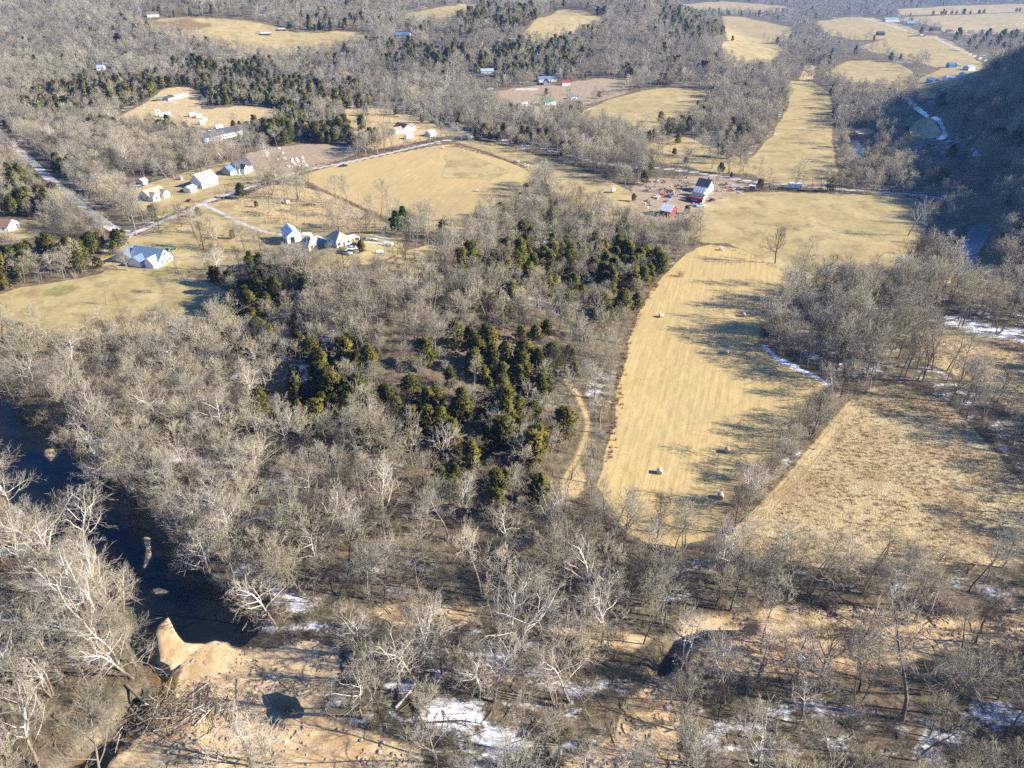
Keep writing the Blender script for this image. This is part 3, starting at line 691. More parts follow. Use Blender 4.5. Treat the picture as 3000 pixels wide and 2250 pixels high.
# ------------------------------------------------------------------ plants: generators
class Segs:
    def __init__(s): s.a = []; s.b = []; s.ra = []; s.rb = []; s.k = []
    def add(s, a, b, ra, rb, k): s.a.append(a); s.b.append(b); s.ra.append(ra); s.rb.append(rb); s.k.append(k)
def seg_mesh(name, sg, sel, sides_of, mats, mat_of):
    """tapered prisms (a zero end radius closes to a point)"""
    V = []; F = []; FM = []; n0 = 0
    a = np.array(sg.a); b = np.array(sg.b); ra = np.array(sg.ra); rb = np.array(sg.rb); k = np.array(sg.k)
    for kk in sorted(set(k.tolist())):
        m = (k == kk) & sel
        if not m.any(): continue
        ns = sides_of(kk); A = a[m]; B = b[m]; RA = ra[m]; RB = rb[m]; n = len(A)
        d = B - A; L = np.linalg.norm(d, axis=1, keepdims=True); d = d / np.maximum(L, 1e-6)
        ref = np.where(np.abs(d[:, 2:3]) > .9, np.array([[1., 0, 0]]), np.array([[0, 0, 1.]]))
        u = np.cross(d, ref); u /= np.linalg.norm(u, axis=1, keepdims=True); w = np.cross(d, u)
        th = np.arange(ns) * 2 * math.pi / ns
        ring = u[:, None, :] * np.cos(th)[None, :, None] + w[:, None, :] * np.sin(th)[None, :, None]
        cone = bool((RB <= 1e-4).all())
        va = A[:, None, :] + ring * RA[:, None, None]
        if cone:
            vv = np.concatenate([va, B[:, None, :]], 1); st = ns + 1
            f = np.array([[i, (i + 1) % ns, ns] for i in range(ns)])
        else:
            vb = B[:, None, :] + ring * RB[:, None, None]
            vv = np.concatenate([va, vb], 1); st = 2 * ns
            f = np.array([t for i in range(ns) for t in ((i, (i + 1) % ns, ns + (i + 1) % ns), (i, ns + (i + 1) % ns, ns + i))])
        ff = (f[None] + (np.arange(n) * st)[:, None, None]).reshape(-1, 3) + n0
        V.append(vv.reshape(-1, 3)); F.append(ff); FM.append(np.full(len(ff), mat_of(kk))); n0 += n * st
    return fast_mesh(name, np.concatenate(V), np.concatenate(F), mats, np.concatenate(FM), smooth=True)
def nrm(v): return v / max(np.linalg.norm(v), 1e-9)
def branch(sg, rng, p, d, L, r0, r1, n, wig, trop, k):
    pts = [p]; dirs = [d]
    for i in range(n):
        d = nrm(d + rng.normal(0, wig, 3) + np.array([0, 0, trop]))
        q = p + d * (L / n)
        ra = r0 + (r1 - r0) * i / n; rb = r0 + (r1 - r0) * (i + 1) / n
        sg.add(p, q, ra, rb, k); p = q; pts.append(p); dirs.append(d)
    return pts, dirs
def side_dir(rng, d, ang, az=None):
    ref = np.array([0, 0, 1.]) if abs(d[2]) < .9 else np.array([1., 0, 0])
    u = nrm(np.cross(d, ref)); w = np.cross(d, u)
    az = rng.uniform(0, 2 * math.pi) if az is None else az
    return nrm(d * math.cos(ang) + (u * math.cos(az) + w * math.sin(az)) * math.sin(ang))
def grow(rng, H, spread=.33, fork=.45, n1=10, n2=6, n3=5, n4=3, tr=None, lean=0.0, multi=1, wig=.10, twig=1.0, up=.10, leader=.9):
    sg = Segs(); tr = tr or H * .0125
    for mi in range(multi):
        base = np.zeros(3) if multi == 1 else np.array([rng.normal(0, .25), rng.normal(0, .25), 0])
        ll = lean if multi == 1 else lean + rng.uniform(.12, .32)
        az = rng.uniform(0, 6.28) if lean == 0 or multi > 1 else 0
        d0 = nrm(np.array([math.cos(az) * ll, math.sin(az) * ll, 1.]))
        nt = 8; HL = H * leader * (1 if mi == 0 else rng.uniform(.75, 1))
        base = base - np.array([0, 0, .4])
        pts, dirs = branch(sg, rng, base, d0, HL, tr, tr * .22, nt, wig * .55, .04, 0)
        pts = np.array(pts)
        g = rng.uniform(0, 6.28)
        nn = max(4, int(n1 / (1 if multi == 1 else multi * .6)))
        for i in range(nn):
            t = fork + (1 - fork) * (i + rng.uniform(0, .9)) / nn
            x = min(t, .999) * nt; j = int(x); p = pts[j] + (pts[j + 1] - pts[j]) * (x - j)
            g += 2.4 + rng.normal(0, .3)
            ang = R(rng.uniform(38, 62)) * (1.15 - .55 * (t - fork) / (1 - fork + 1e-6))
            L1 = H * spread * (1.12 - .68 * ((t - fork) / (1 - fork)) ** 1.3) * rng.uniform(.75, 1.2)
            r1 = tr * (1 - .72 * t) * .55
            p1, d1 = branch(sg, rng, p, side_dir(rng, dirs[j], ang, g), L1, r1, r1 * .25, 4, wig * 1.5, up, 1)
            for q in range(n2):
                s = .25 + .75 * (q + rng.uniform(0, .9)) / n2; y = min(s, .999) * 4; k = int(y); pp = p1[k] + (p1[k + 1] - p1[k]) * (y - k)
                L2 = L1 * (.62 - .28 * s) * rng.uniform(.7, 1.3); r2 = max(r1 * .45 * (1.1 - .6 * s), .014 * twig)
                p2, d2 = branch(sg, rng, pp, side_dir(rng, d1[k], R(rng.uniform(30, 62))), L2, r2, r2 * .4, 2, wig * 1.6, up * .8, 2)
                for w in range(n3):
                    s3 = .2 + .8 * (w + rng.uniform(0, .9)) / n3; y = min(s3, .999) * 2; k2 = int(y); p3 = p2[k2] + (p2[k2 + 1] - p2[k2]) * (y - k2)
                    L3 = max(.55, L2 * rng.uniform(.40, .75)); e = p3 + nrm(side_dir(rng, d2[k2], R(rng.uniform(22, 58))) + np.array([0, 0, .25])) * L3
                    r3 = max(r2 * .42, .013 * twig); sg.add(p3, e, r3, .007 * twig, 3)
                    dd = nrm(e - p3)
                    for z in range(n4):
                        s4 = rng.uniform(.25, 1.0); p4 = p3 + (e - p3) * s4
                        e4 = p4 + nrm(side_dir(rng, dd, R(rng.uniform(15, 55))) + np.array([0, 0, .15])) * L3 * rng.uniform(.45, .9)
                        sg.add(p4, e4, .0115 * twig, 0, 4)
    return sg
SIDES = lambda k: {0: 7, 1: 5, 2: 4, 3: 3, 4: 3}[k]
def tree_meshes(name, sg, bark_m, twig_m):
    k = np.array(sg.k)
    trunk = seg_mesh(name + '_trunk', sg, k <= 1, SIDES, [M[bark_m]], lambda q: 0)
    crown = seg_mesh(name + '_crown', sg, k >= 2, SIDES, [M[twig_m]], lambda q: 0)
    return trunk, crown
def whole_mesh(name, sg, bark_m, twig_m, sides=SIDES):
    return seg_mesh(name, sg, np.ones(len(sg.k), bool), sides, [M[bark_m], M[twig_m]], lambda q: 0 if q <= 1 else 1)
def fit(sg, H):
    """scale so that the top is at height H"""
    b = np.array(sg.b); s = H / b[:, 2].max()
    sg.a = [p * s for p in sg.a]; sg.b = [p * s for p in sg.b]; sg.ra = [r * s for r in sg.ra]; sg.rb = [r * s for r in sg.rb]
    return sg

def cedar_mesh(name, rng, H, W, mat, n=620, shape=1.0, trunk_h=.08, spray=.55):
    V = []; F = []; FM = []; n0 = 0
    for i in range(n):
        t = rng.uniform(0, 1) ** .85                     # 0 base .. 1 tip
        z = H * (trunk_h + (1 - trunk_h) * t)
        prof = (1 - t) ** (.62 * shape) * min(1, .45 + t * 3.2) * W
        rr = prof * math.sqrt(rng.uniform(.18, 1.0)); az = rng.uniform(0, 6.283)
        rr *= 1 + .34 * math.sin(az * 2 + z * 1.7 + W * 9)  + .18 * math.sin(az * 5 - z * 2.9) + rng.normal(0, .08)
        p = np.array([math.cos(az) * rr, math.sin(az) * rr, z])
        out = nrm(np.array([math.cos(az), math.sin(az), rng.uniform(.25, 1.3)]))
        L = spray * rng.uniform(.7, 1.5); wd = L * rng.uniform(.28, .42)
        for q in range(3):
            s = nrm(np.cross(out, rng.normal(0, 1, 3))); tip = p + out * L + rng.normal(0, .10 * L, 3)
            V += [p - s * wd * .6, p + s * wd * .6, p + out * L * .6 + s * wd, tip, p + out * L * .55 - s * wd]
            F += [(n0, n0 + 1, n0 + 2), (n0, n0 + 2, n0 + 4), (n0 + 4, n0 + 2, n0 + 3)]; n0 += 5
    V = np.array(V); F = np.array(F); C_ = V[F].mean(1); G_ = np.cross(V[F[:, 1]] - V[F[:, 0]], V[F[:, 2]] - V[F[:, 0]])
    O_ = C_ - np.stack([0 * C_[:, 0], 0 * C_[:, 0], np.minimum(C_[:, 2], H * .75) * .8], -1); fl = (G_ * O_).sum(1) < 0; F[fl] = F[fl][:, ::-1]
    me = fast_mesh(name, V, F, [M[mat]], smooth=True)
    nv = V - np.stack([V[:, 0] * .15, V[:, 1] * .15, np.minimum(V[:, 2], H * .75) * .82 + H * .03], -1) + rng.normal(0, .35, V.shape)
    nv /= np.maximum(np.linalg.norm(nv, axis=1, keepdims=True), 1e-6); me.normals_split_custom_set_from_vertices(nv.tolist())
    return me
def trunk_mesh(name, rng, H, r, mat='bark'):
    sg = Segs(); branch(sg, rng, np.array([0, 0, -.4]), np.array([0, 0, 1.]), H * .93 + .4, r, r * .15, 6, .02, .03, 0)
    for i in range(16):
        z = H * rng.uniform(.1, .8); az = rng.uniform(0, 6.28); d = nrm(np.array([math.cos(az), math.sin(az), .5]))
        p = np.array([0, 0, z]); sg.add(p, p + d * H * .16 * (1.1 - z / H), r * .3, r * .06, 1)
    return seg_mesh(name, sg, np.ones(len(sg.k), bool), SIDES, [M[mat]], lambda q: 0)
def brush_sg(rng, H, n=26, tw=4, r=.022, spread=.55):
    sg = Segs()
    for i in range(n):
        az = rng.uniform(0, 6.28); p = np.array([rng.normal(0, .28 * H * .5), rng.normal(0, .28 * H * .5), -.15])
        d = nrm(np.array([math.cos(az) * rng.uniform(.1, spread), math.sin(az) * rng.uniform(.1, spread), 1]))
        L = H * rng.uniform(.55, 1.05)
        pts, ds = branch(sg, rng, p, d, L, r, r * .4, 2, .14, .05, 3)
        for q in range(tw):
            s = rng.uniform(.3, 1) * 1.999; j = int(s); b = pts[j] + (pts[j + 1] - pts[j]) * (s - j)
            e = b + nrm(side_dir(rng, ds[j], R(rng.uniform(20, 50))) + np.array([0, 0, .2])) * L * rng.uniform(.2, .45)
            sg.add(b, e, r * .62, 0, 4)
    return sg
def tuft_mesh(name, rng, H, n, mat, spread=.7):
    V = []; F = []
    for i in range(n):
        az = rng.uniform(0, 6.28); p = np.array([rng.normal(0, .22), rng.normal(0, .22), -.05]); w = np.array([-math.sin(az), math.cos(az), 0]) * rng.uniform(.03, .07)
        tip = p + np.array([math.cos(az) * spread * rng.uniform(.2, 1), math.sin(az) * spread * rng.uniform(.2, 1), 1]) * H * rng.uniform(.5, 1.1)
        k = len(V); V += [p - w, p + w, tip]; F.append((k, k + 1, k + 2))
    return fast_mesh(name, np.array(V), np.array(F), [M[mat]])

def proto_set(name, items):
    """unlinked collection of forms for the uncountable mass"""
    c = bpy.data.collections.new(name)
    for i, me in enumerate(items):
        o = bpy.data.objects.new('%s_form_%02d' % (name, i), me); c.objects.link(o)
    return c
rg = np.random.default_rng(11)
# ---- near forms (used both as single trees and for the mass)
NEAR = {}
def add_form(kind, sg, bark_m, twig_m, H):
    fit(sg, H); nm = kind
    tr_, cr_ = tree_meshes(nm, sg, bark_m, twig_m)
    NEAR.setdefault(kind, []).append((tr_, cr_, whole_mesh(nm + '_whole', sg, bark_m, twig_m), H))
for i in range(5): add_form('tall', grow(rg, 15, rg.uniform(.22, .31), rg.uniform(.40, .56), 11, 6, 5, 2, .19, wig=rg.uniform(.08, .14), twig=1.55), 'bark', 'twig_grey' if i % 2 else 'twig', 15)
for i in range(4): add_form('broad', grow(rg, 13, .43, .25, 10, 7, 5, 3, .22, wig=.12, twig=1.55, leader=.78), 'bark', 'twig' if i % 2 else 'twig_grey', 13)
for i in range(3): add_form('forked', grow(rg, 15, .30, .48, 13, 5, 5, 2, .17, multi=2 + i % 2, wig=.13, twig=1.55), 'bark', 'twig', 15)
for i in range(4): add_form('sycamore', grow(rg, 20, .40, .30, 11, 6, 5, 3, .36, wig=.20, twig=1.55, up=.04, leader=.82), 'sycamore_bark', 'sycamore_twig', 20)
for i in range(2): add_form('sycamore_multi', grow(rg, 21, .33, .35, 14, 5, 5, 3, .30, multi=3, wig=.15, twig=1.55, up=.07), 'sycamore_bark', 'sycamore_twig', 21)
for i in range(3): add_form('sparse', grow(rg, 13, .30, .45, 8, 4, 4, 2, .16, wig=.15, twig=1.55), 'bark_dark', 'twig_grey', 13)
for i in range(2): add_form('dead', grow(rg, 14, .30, .40, 8, 4, 2, 1, .22, wig=.17, twig=1.55), 'bark_dead', 'bark_dead', 14)
for i in range(3): add_form('dark', grow(rg, 14, .40, .24, 11, 6, 5, 2, .24, wig=.16, twig=1.5, leader=.78), 'bark_dark', 'bark_dark', 14)
CEDAR = []
for i in range(10):
    H = 8.0; W = rg.uniform(2.0, 3.2); sh = rg.uniform(.42, .85)
    CEDAR.append((trunk_mesh('cedar_trunk', rg, H, .13), cedar_mesh('cedar_crown', rg, H, W, 'cedar_leaf', int(rg.uniform(380, 620)), sh, .10, rg.uniform(.5, .78)), H))
PINE = []
for i in range(2):
    PINE.append((trunk_mesh('pine_trunk', rg, 14, .2), cedar_mesh('pine_crown', rg, 14, 2.8, 'pine_leaf', 330, .9, .42, .75), 14))
BRUSH = [whole_mesh('brush_whole', brush_sg(rg, 3.2), 'brush_twig', 'brush_twig') for i in range(5)]
# ---- far forms: fewer, stouter twigs
FAR = []
S3 = lambda k: 3
for i in range(6):
    sg = fit(grow(rg, 13, .36, .30, 9, 5, 3, 1, .2, twig=4.6 if i % 2 else 4.0, leader=.85), 13)
    FAR.append(whole_mesh('far_whole', sg, 'bark', 'twig_grey' if i % 3 else 'twig', S3))
FARCED = [cedar_mesh('far_cedar', rg, 8.0, 2.2, 'cedar_leaf', 130, 1.0, .05, 1.2) for i in range(3)]
STONE = []
for i in range(4):
    bm_ = bmesh.new(); bmesh.ops.create_icosphere(bm_, subdivisions=1, radius=.22)
    for v_ in bm_.verts: v_.co = Vector((v_.co.x * 1.3, v_.co.y, v_.co.z * .6)) * rg.uniform(.75, 1.25)
    me_ = bpy.data.meshes.new('stone'); bm_.to_mesh(me_); bm_.free(); me_.materials.append(M['stone']); STONE.append(me_)
STICK = []
for i in range(4):
    sg = Segs(); branch(sg, rg, np.array([-.9, 0, .06]), np.array([1., 0, .02]), 1.8, .05, .02, 3, .12, 0, 3)
    for k in range(4): a_ = np.array([rg.uniform(-.5, .8), 0, .08]); sg.add(a_, a_ + nrm(rg.normal(0, 1, 3) * np.array([1, 1, .5])) * .7, .025, 0, 4)
    STICK.append(whole_mesh('stick', sg, 'bark_dead' if i % 2 else 'bark', 'bark'))
TUFT = [tuft_mesh('tuft', rg, .75, 16, 'dead_grass') for i in range(4)]
RTUFT = [tuft_mesh('red_tuft', rg, 1.1, 18, 'red_brush', .5) for i in range(3)]

def scatter_object(name, label, cat, coll, pts, idx, rotz, scl, tilt=None):
    me = bpy.data.meshes.new(name); n = len(pts)
    me.vertices.add(n); me.vertices.foreach_set('co', np.asarray(pts, np.float32).ravel())
    a = me.attributes.new('form', 'INT', 'POINT'); a.data.foreach_set('value', np.asarray(idx, np.int32))
    rv = np.zeros((n, 3), np.float32); rv[:, 2] = rotz
    if tilt is not None: rv[:, :2] = tilt
    a = me.attributes.new('turn', 'FLOAT_VECTOR', 'POINT'); a.data.foreach_set('vector', rv.ravel())
    sv = np.asarray(scl, np.float32); sv = np.stack([sv] * 3, -1) if sv.ndim == 1 else sv
    a = me.attributes.new('size', 'FLOAT_VECTOR', 'POINT'); a.data.foreach_set('vector', sv.ravel())
    o = mesh_obj(name, me)
    ng = bpy.data.node_groups.new(name, 'GeometryNodeTree')
    ng.interface.new_socket('Geometry', in_out='INPUT', socket_type='NodeSocketGeometry'); ng.interface.new_socket('Geometry', in_out='OUTPUT', socket_type='NodeSocketGeometry')
    N = ng.nodes.new; gi = N('NodeGroupInput'); go = N('NodeGroupOutput'); iop = N('GeometryNodeInstanceOnPoints'); ci = N('GeometryNodeCollectionInfo')
    ci.inputs['Collection'].default_value = coll; ci.inputs['Separate Children'].default_value = True; ci.inputs['Reset Children'].default_value = True
    def na(nm, typ):
        x = N('GeometryNodeInputNamedAttribute'); x.data_type = typ; x.inputs['Name'].default_value = nm; return [s for s in x.outputs if s.enabled][0]
    e2r = N('FunctionNodeEulerToRotation'); L = ng.links.new
    L(gi.outputs[0], iop.inputs['Points']); L(ci.outputs[0], iop.inputs['Instance']); iop.inputs['Pick Instance'].default_value = True
    L(na('form', 'INT'), iop.inputs['Instance Index']); L(na('turn', 'FLOAT_VECTOR'), e2r.inputs[0]); L(e2r.outputs[0], iop.inputs['Rotation']); L(na('size', 'FLOAT_VECTOR'), iop.inputs['Scale'])
    L(iop.outputs[0], go.inputs[0])
    md = o.modifiers.new('scatter', 'NODES'); md.node_group = ng
    tag(o, label, cat, None, 'stuff'); return o
# ------------------------------------------------------------------ where the woods stand
CEDARS = [  # polygon (photo px), share of cedars
 ([(940,1170),(1000,1080),(1150,1110),(1330,1060),(1480,990),(1580,1000),(1650,1120),(1690,1260),(1660,1390),(1520,1440),(1400,1420),(1330,1320),(1200,1260),(980,1240)], .66),
 ([(1480,770),(1560,730),(1700,750),(1830,790),(1905,830),(1860,910),(1815,970),(1750,940),(1680,900),(1560,890),(1470,930)], .62),
 ([(1790,1000),(1850,900),(1800,960),(1740,1000)], .3),
 ([(560,830),(700,800),(900,860),(1040,980),(1060,1200),(900,1160),(760,1040),(640,940)], .34),
 ([(1320,600),(1500,560),(1700,640),(1900,720),(1950,780),(1700,760),(1450,760)], .17),
 ([(140,295),(250,245),(375,275),(375,310),(300,338),(150,338)], .50),
 ([(560,210),(700,205),(850,235),(950,250),(1060,295),(1010,340),(900,335),(760,305),(640,305),(560,270)], .46),
 ([(365,240),(440,235),(475,268),(455,290),(380,295)], .6),
 ([(470,335),(560,305),(700,300),(640,318),(500,335)], .55),
 ([(340,385),(560,355),(580,380),(450,400),(350,400)], .5),
 ([(755,385),(860,350),(1000,385),(1110,425),(1000,440),(860,440)], .48),
 ([(1180,145),(1350,165),(1330,200),(1200,200)], .35),
 ([(1380,195),(1500,135),(1620,145),(1720,170),(1620,230),(1450,240)], .36),
 ([(-40,560),(150,520),(210,600),(120,650),(-40,650)], .36),
 ([(-40,790),(120,750),(330,735),(335,790),(150,830),(-40,860)], .60),
 ([(1330,80),(1420,20),(1560,30),(1580,80),(1440,100)], .30),
 ([(1950,20),(2090,40),(2100,130),(1990,120)], .28),
 ([(720,80),(1000,60),(1160,70),(1100,90),(860,84)], .25),
 ([(2700,35),(3060,20),(3060,36),(2750,50)], .6),
 ([(1430,395),(1560,420),(1600,440),(1480,420)], .4),
 ([(2800,100),(3060,90),(3060,160),(2880,150)], .35),
]
THIN = [
 ([(1150,2040),(1500,2030),(1620,2180),(1620,2330),(1150,2330)], .22), ([(2780,2050),(3080,2040),(3080,2190),(2800,2190)], .25),
 ([(2370,66),(2600,45),(3080,28),(3080,130),(2960,160),(2880,205),(2700,265),(2520,262),(2400,235),(2450,160),(2400,110)], .20),
 ([(2100,45),(2340,60),(2340,190),(2100,190)], .5),
 ([(-60,1420),(120,1500),(330,1680),(420,1760),(400,1900),(300,1960),(-60,1700)], .5),
 ([(700,1750),(1100,1800),(1100,2050),(960,2010),(1000,1900),(760,1860)], .5),  # polygon, share of trees kept
 ([(1990,1700),(3080,1660),(3080,2330),(1990,2330)], .44),
 ([(1000,1790),(1990,1790),(1990,2330),(1240,2330),(1000,2100)], .42),
 ([(2600,880),(3080,960),(3080,1660),(2850,1400),(2560,1130)], .50),
 ([(2200,900),(2500,790),(2780,860),(2620,1130),(2440,1140)], .62),
 ([(-60,1550),(330,1700),(420,1950),(330,2050),(-60,2330)], .62),
 ([(1640,1090),(1830,1000),(1760,1450),(1620,1480)], .45),
 ([(2440,380),(2640,380),(2700,560),(2460,560)], .45),
 ([(2600,330),(2780,320),(2900,520),(2900,700),(2830,800),(2700,790),(2640,740),(2700,600),(2640,480)], .16),
 ([(1880,400),(2200,400),(2200,530),(1880,500)], .4),
]
CED_W = [(wpoly(p), s) for p, s in CEDARS]; THIN_W = [(wpoly(p), s) for p, s in THIN]
CLEAR = list(range(len(FIELDS)))
def cleared(x, y, pad_road=1.5, pad=1.2):
    c = np.zeros(len(x), bool)
    for i in CLEAR:
        if FIELDS[i][3] == 'sand' and i not in BARS[:1] + BARS[1:5]: continue
        c |= sdist(x, y, FIELD_POLYS[i], 20) > -pad
    for i, r in enumerate(ROADS): c |= pdist(x, y, ROAD_LINES[i], 20) < r[3] + (4.0 if i == 1 else pad_road)
    for k_, poly in enumerate(WATER_POLYS): c |= sdist(x, y, poly, 20) > (-.8 if k_ < 4 else -9.0)
    c |= pdist(x, y, TRACK_L, 20) < 2.4
    return c
def jitter_grid(y0, y1, s, rng, right=0):
    out = []
    y = y0
    while y < y1:
        hw = .69 * (y + 95) * 1.03; ex = right if 150 < y < 1050 else 0; n = int((2 * hw + ex) / s)
        xs = np.linspace(-hw, hw + ex, n) + rng.uniform(-.5, .5, n) * s
        out.append(np.stack([xs, y + rng.uniform(-.5, .5, n) * s], -1)); y += s
    return np.concatenate(out)
wr = np.random.default_rng(23)
bands = [(56, 200, 5.2), (200, 330, 4.7), (330, 700, 5.2), (700, 1150, 6.6), (1150, 1900, 9.0), (1900, 3000, 13.0), (3000, 5200, 20.0)]
PTS = np.concatenate([jitter_grid(a, b, s, wr, 150) for a, b, s in bands])
x, y = PTS[:, 0], PTS[:, 1]
keep = ~cleared(x, y)
thin = np.ones(len(x))
for poly, s in THIN_W: thin = np.where(sdist(x, y, poly, 5) > 0, np.minimum(thin, s), thin)
sandy = np.zeros(len(x))
for i in BARS[5:]: sandy = np.maximum(sandy, sdist(x, y, FIELD_POLYS[i], 5) > 0)
thin = np.where(sandy > 0, thin * .28, thin)
keep &= wr.uniform(0, 1, len(x)) < thin * (.50 + .75 * S(.25, .6, fbm(x, y, 20, 71)))
lawn = np.zeros(len(x), bool)
for i in (9, 10, 14, 29): lawn |= sdist(x, y, FIELD_POLYS[i], 20) > 2
okl = np.ones(len(x), bool)
for i, r in enumerate(ROADS): okl &= pdist(x, y, ROAD_LINES[i], 20) > r[3] + 3
HX = unproj([490, 617, 567, 720, 465, 865, 935, 1010, 1196, 1200, 1268, 497, 556], [765, 545, 562, 505, 582, 705, 725, 718, 387, 405, 399, 735, 590])
for q in HX: okl &= np.hypot(x - q[0], y - q[1]) > 14
p9 = np.where(sdist(x, y, FIELD_POLYS[10], 20) > 0, .22, .12)
keep |= lawn & okl & (wr.uniform(0, 1, len(x)) < p9)
# open ground in front of the buildings, as seen from the valley
HB = np.array([(490,770),(617,548),(720,505),(465,582),(427,540),(640,410),(690,400),(532,287),(500,294),(472,296),(485,343),(570,345),(595,360),(640,382),(864,712),(935,728),(1010,722),(44,672),(1196,388),(1170,391),(1268,400),(1202,407),(1428,216),(1402,230),(1606,241),(1601,249),(1659,250),(1612,308),(1536,311),(1685,292),(2722,241),(2768,237),(2800,236),(2788,199),(2846,207),(2615,66),(2672,77),(2744,93),(2582,106),(2782,98),(449,52),(1180,110),(294,207),(1946,636),(2055,565),(2040,592)], float)
HW = unproj(HB[:, 0], HB[:, 1])
front = np.zeros(len(x), bool)
for q in HW:
    d_ = np.hypot(q[0], q[1]); ax, ay = q[0] / d_, q[1] / d_; rx_, ry_ = x - q[0], y - q[1]
    along = rx_ * ax + ry_ * ay; side = np.abs(-rx_ * ay + ry_ * ax)
    front |= (along > -(14 + .045 * d_)) & (along < 17) & (side < 12)
    front |= np.hypot(rx_, ry_) < 9
keep &= ~front | (wr.uniform(0, 1, len(x)) < .03)
x, y = x[keep], y[keep]; n = len(x)
ced = np.full(n, .04) * S(170, 420, y)
for poly, s in CED_W:
    w_ = np.where(y > 480, 26.0, 13.0); dd_ = sdist(x, y, poly, 40) + (fbm(x, y, 34, 131) - .5) * 3.0 * w_
    ced = np.maximum(ced, s * .88 * S(-1.5, .3, dd_ / w_))
ced = np.where(ced > .1, ced * (.55 + .75 * S(.3, .6, fbm(x, y, 16, 83))), ced)
ced_zone = ced > .2
is_ced = wr.uniform(0, 1, n) < ced * np.where(ced_zone, 1.28, 1)
z = height(x, y)
u, v, dep = proj(x, y, z)
inframe = (u > -60) & (u < 3060) & (v > -40) & (v < 2400)
# stature: tall along the rivers, lower scrubby wood on the rise and in the yards
riv = np.full(n, 60.0)
for poly in WATER_POLYS[:4]: riv = np.minimum(riv, -sdist(x, y, poly, 60))
Ht = 10.5 + 4.5 * wr.uniform(0, 1, n) ** 1.2 + 1.0 * S(45, 5, riv) + 1.5 * fbm(x, y, 50, 91)
Ht = Ht * np.exp(wr.normal(0, .2, n))
Ht = np.where((y > 230) & (y < 420), Ht * .92, Ht)
tallw = S(-8, 4, sdist(x, y, wpoly([(2230,780),(2400,770),(2560,800),(2720,800),(2800,860),(2760,1000),(2640,1140),(2440,1150),(2400,1080),(2240,1000)]), 20))
Ht = Ht + tallw * 5.0 + 3.0 * S(-8, 4, sdist(x, y, wpoly([(2640,900),(3080,940),(3080,1420),(2900,1300),(2700,1120)]), 20))
Hc = 3.2 + 6.0 * wr.uniform(0, 1, n) ** 1.15
Ht = np.where(ced_zone, Ht * .80, Ht); Hc = np.where(ced_zone, Hc + 1.8, Hc)
Hc = np.where(y > 420, Hc + 1.5, Hc)
Hc = np.where(y > 900, Hc + 1.5, Hc)
app = np.where(is_ced, Hc, Ht) / dep
ROT = wr.uniform(0, 6.283, n)

def place_tree(name, forms, fi, loc, rz, h, label, cat, group, tilt=None, shadow=True):
    f = forms[fi]; s = h / f[-1]
    e = empty(name, loc, rz); e.scale = (s, s, s)
    if tilt: e.rotation_euler = (tilt[0], tilt[1], rz)
    mesh_obj('trunk', f[0], e); mesh_obj('crown', f[1], e)
    tag(e, label, cat, group); return e
def zone(u, v):
    if v > 1500 and u < 420 - (v - 1950) * .1: return 'on the near river bank'
    if v > 1780 and u < 1010: return 'beside the wide sand bar'
    if v > 1780 and u < 1990: return 'on the snowy flat by the creek'
    if v > 1900: return 'in the creek side thicket'
    if v > 1640 and u > 1900: return 'on the orange sandy flat'
    if v > 1480 and u > 420: return 'in the wood below the hay'
    if u > 2550 and v > 850: return 'around the weedy clearing'
    if u > 2100 and v > 700: return 'in the tall wood by the hay'
    if u < 900 and v > 980: return 'along the wooded river bank'
    if v > 780: return 'on the mixed cedar rise'
    if v > 430: return 'in the wood beyond golden hay' if u > 1250 else 'in the wood around the yards'
    return 'on the far wooded hills'
def close_to(i):
    if riv[i] < 5: return "at the water's edge"
    dd = (x - x[i]) ** 2 + (y - y[i]) ** 2; dd[i] = 1e9
    if is_syc[dd < 36].any(): return 'by a white sycamore'
    if not is_ced[i] and is_ced[dd < 20].any(): return 'by a cedar'
    if is_ced[i] and not is_ced[dd < 40].any(): return 'among bare trees'
    if fedge[i] < 6: return 'at the field edge'
    if fedge[i] < 14: return 'just inside the edge'
    nn = int((dd < 64).sum())
    return 'standing clear of others' if nn < 3 else ('in a close clump' if nn > 6 else 'with a few neighbours')
fedge = np.full(n, 40.0)
for i in CLEAR: fedge = np.minimum(fedge, np.abs(sdist(x, y, FIELD_POLYS[i], 40)))
def stature(h, a, b): return 'tall' if h > b else ('low' if h < a else 'medium')
forms_b = [('tall', i) for i in range(5)] * 3 + [('broad', i) for i in range(4)] * 2 + [('forked', i) for i in range(3)] * 2 + [('sparse', i) for i in range(3)] * 2 + [('dark', i) for i in range(3)]
DESC = {'tall': 'slender bare tree', 'broad': 'broad crowned bare tree', 'forked': 'many stemmed bare tree', 'sparse': 'thin dark open tree', 'dark': 'blackish spreading bare tree',
        'sycamore': 'white barked sycamore', 'sycamore_multi': 'many trunked white sycamore', 'dead': 'dead pale tree'}
order = np.argsort(-app * inframe)
n_b = 0; n_c = 0; n_s = 0
single = np.zeros(n, bool)
syc_p = .22 * S(60, 10, riv) * (y < 330)
is_syc = (~is_ced) & (wr.uniform(0, 1, n) < syc_p)
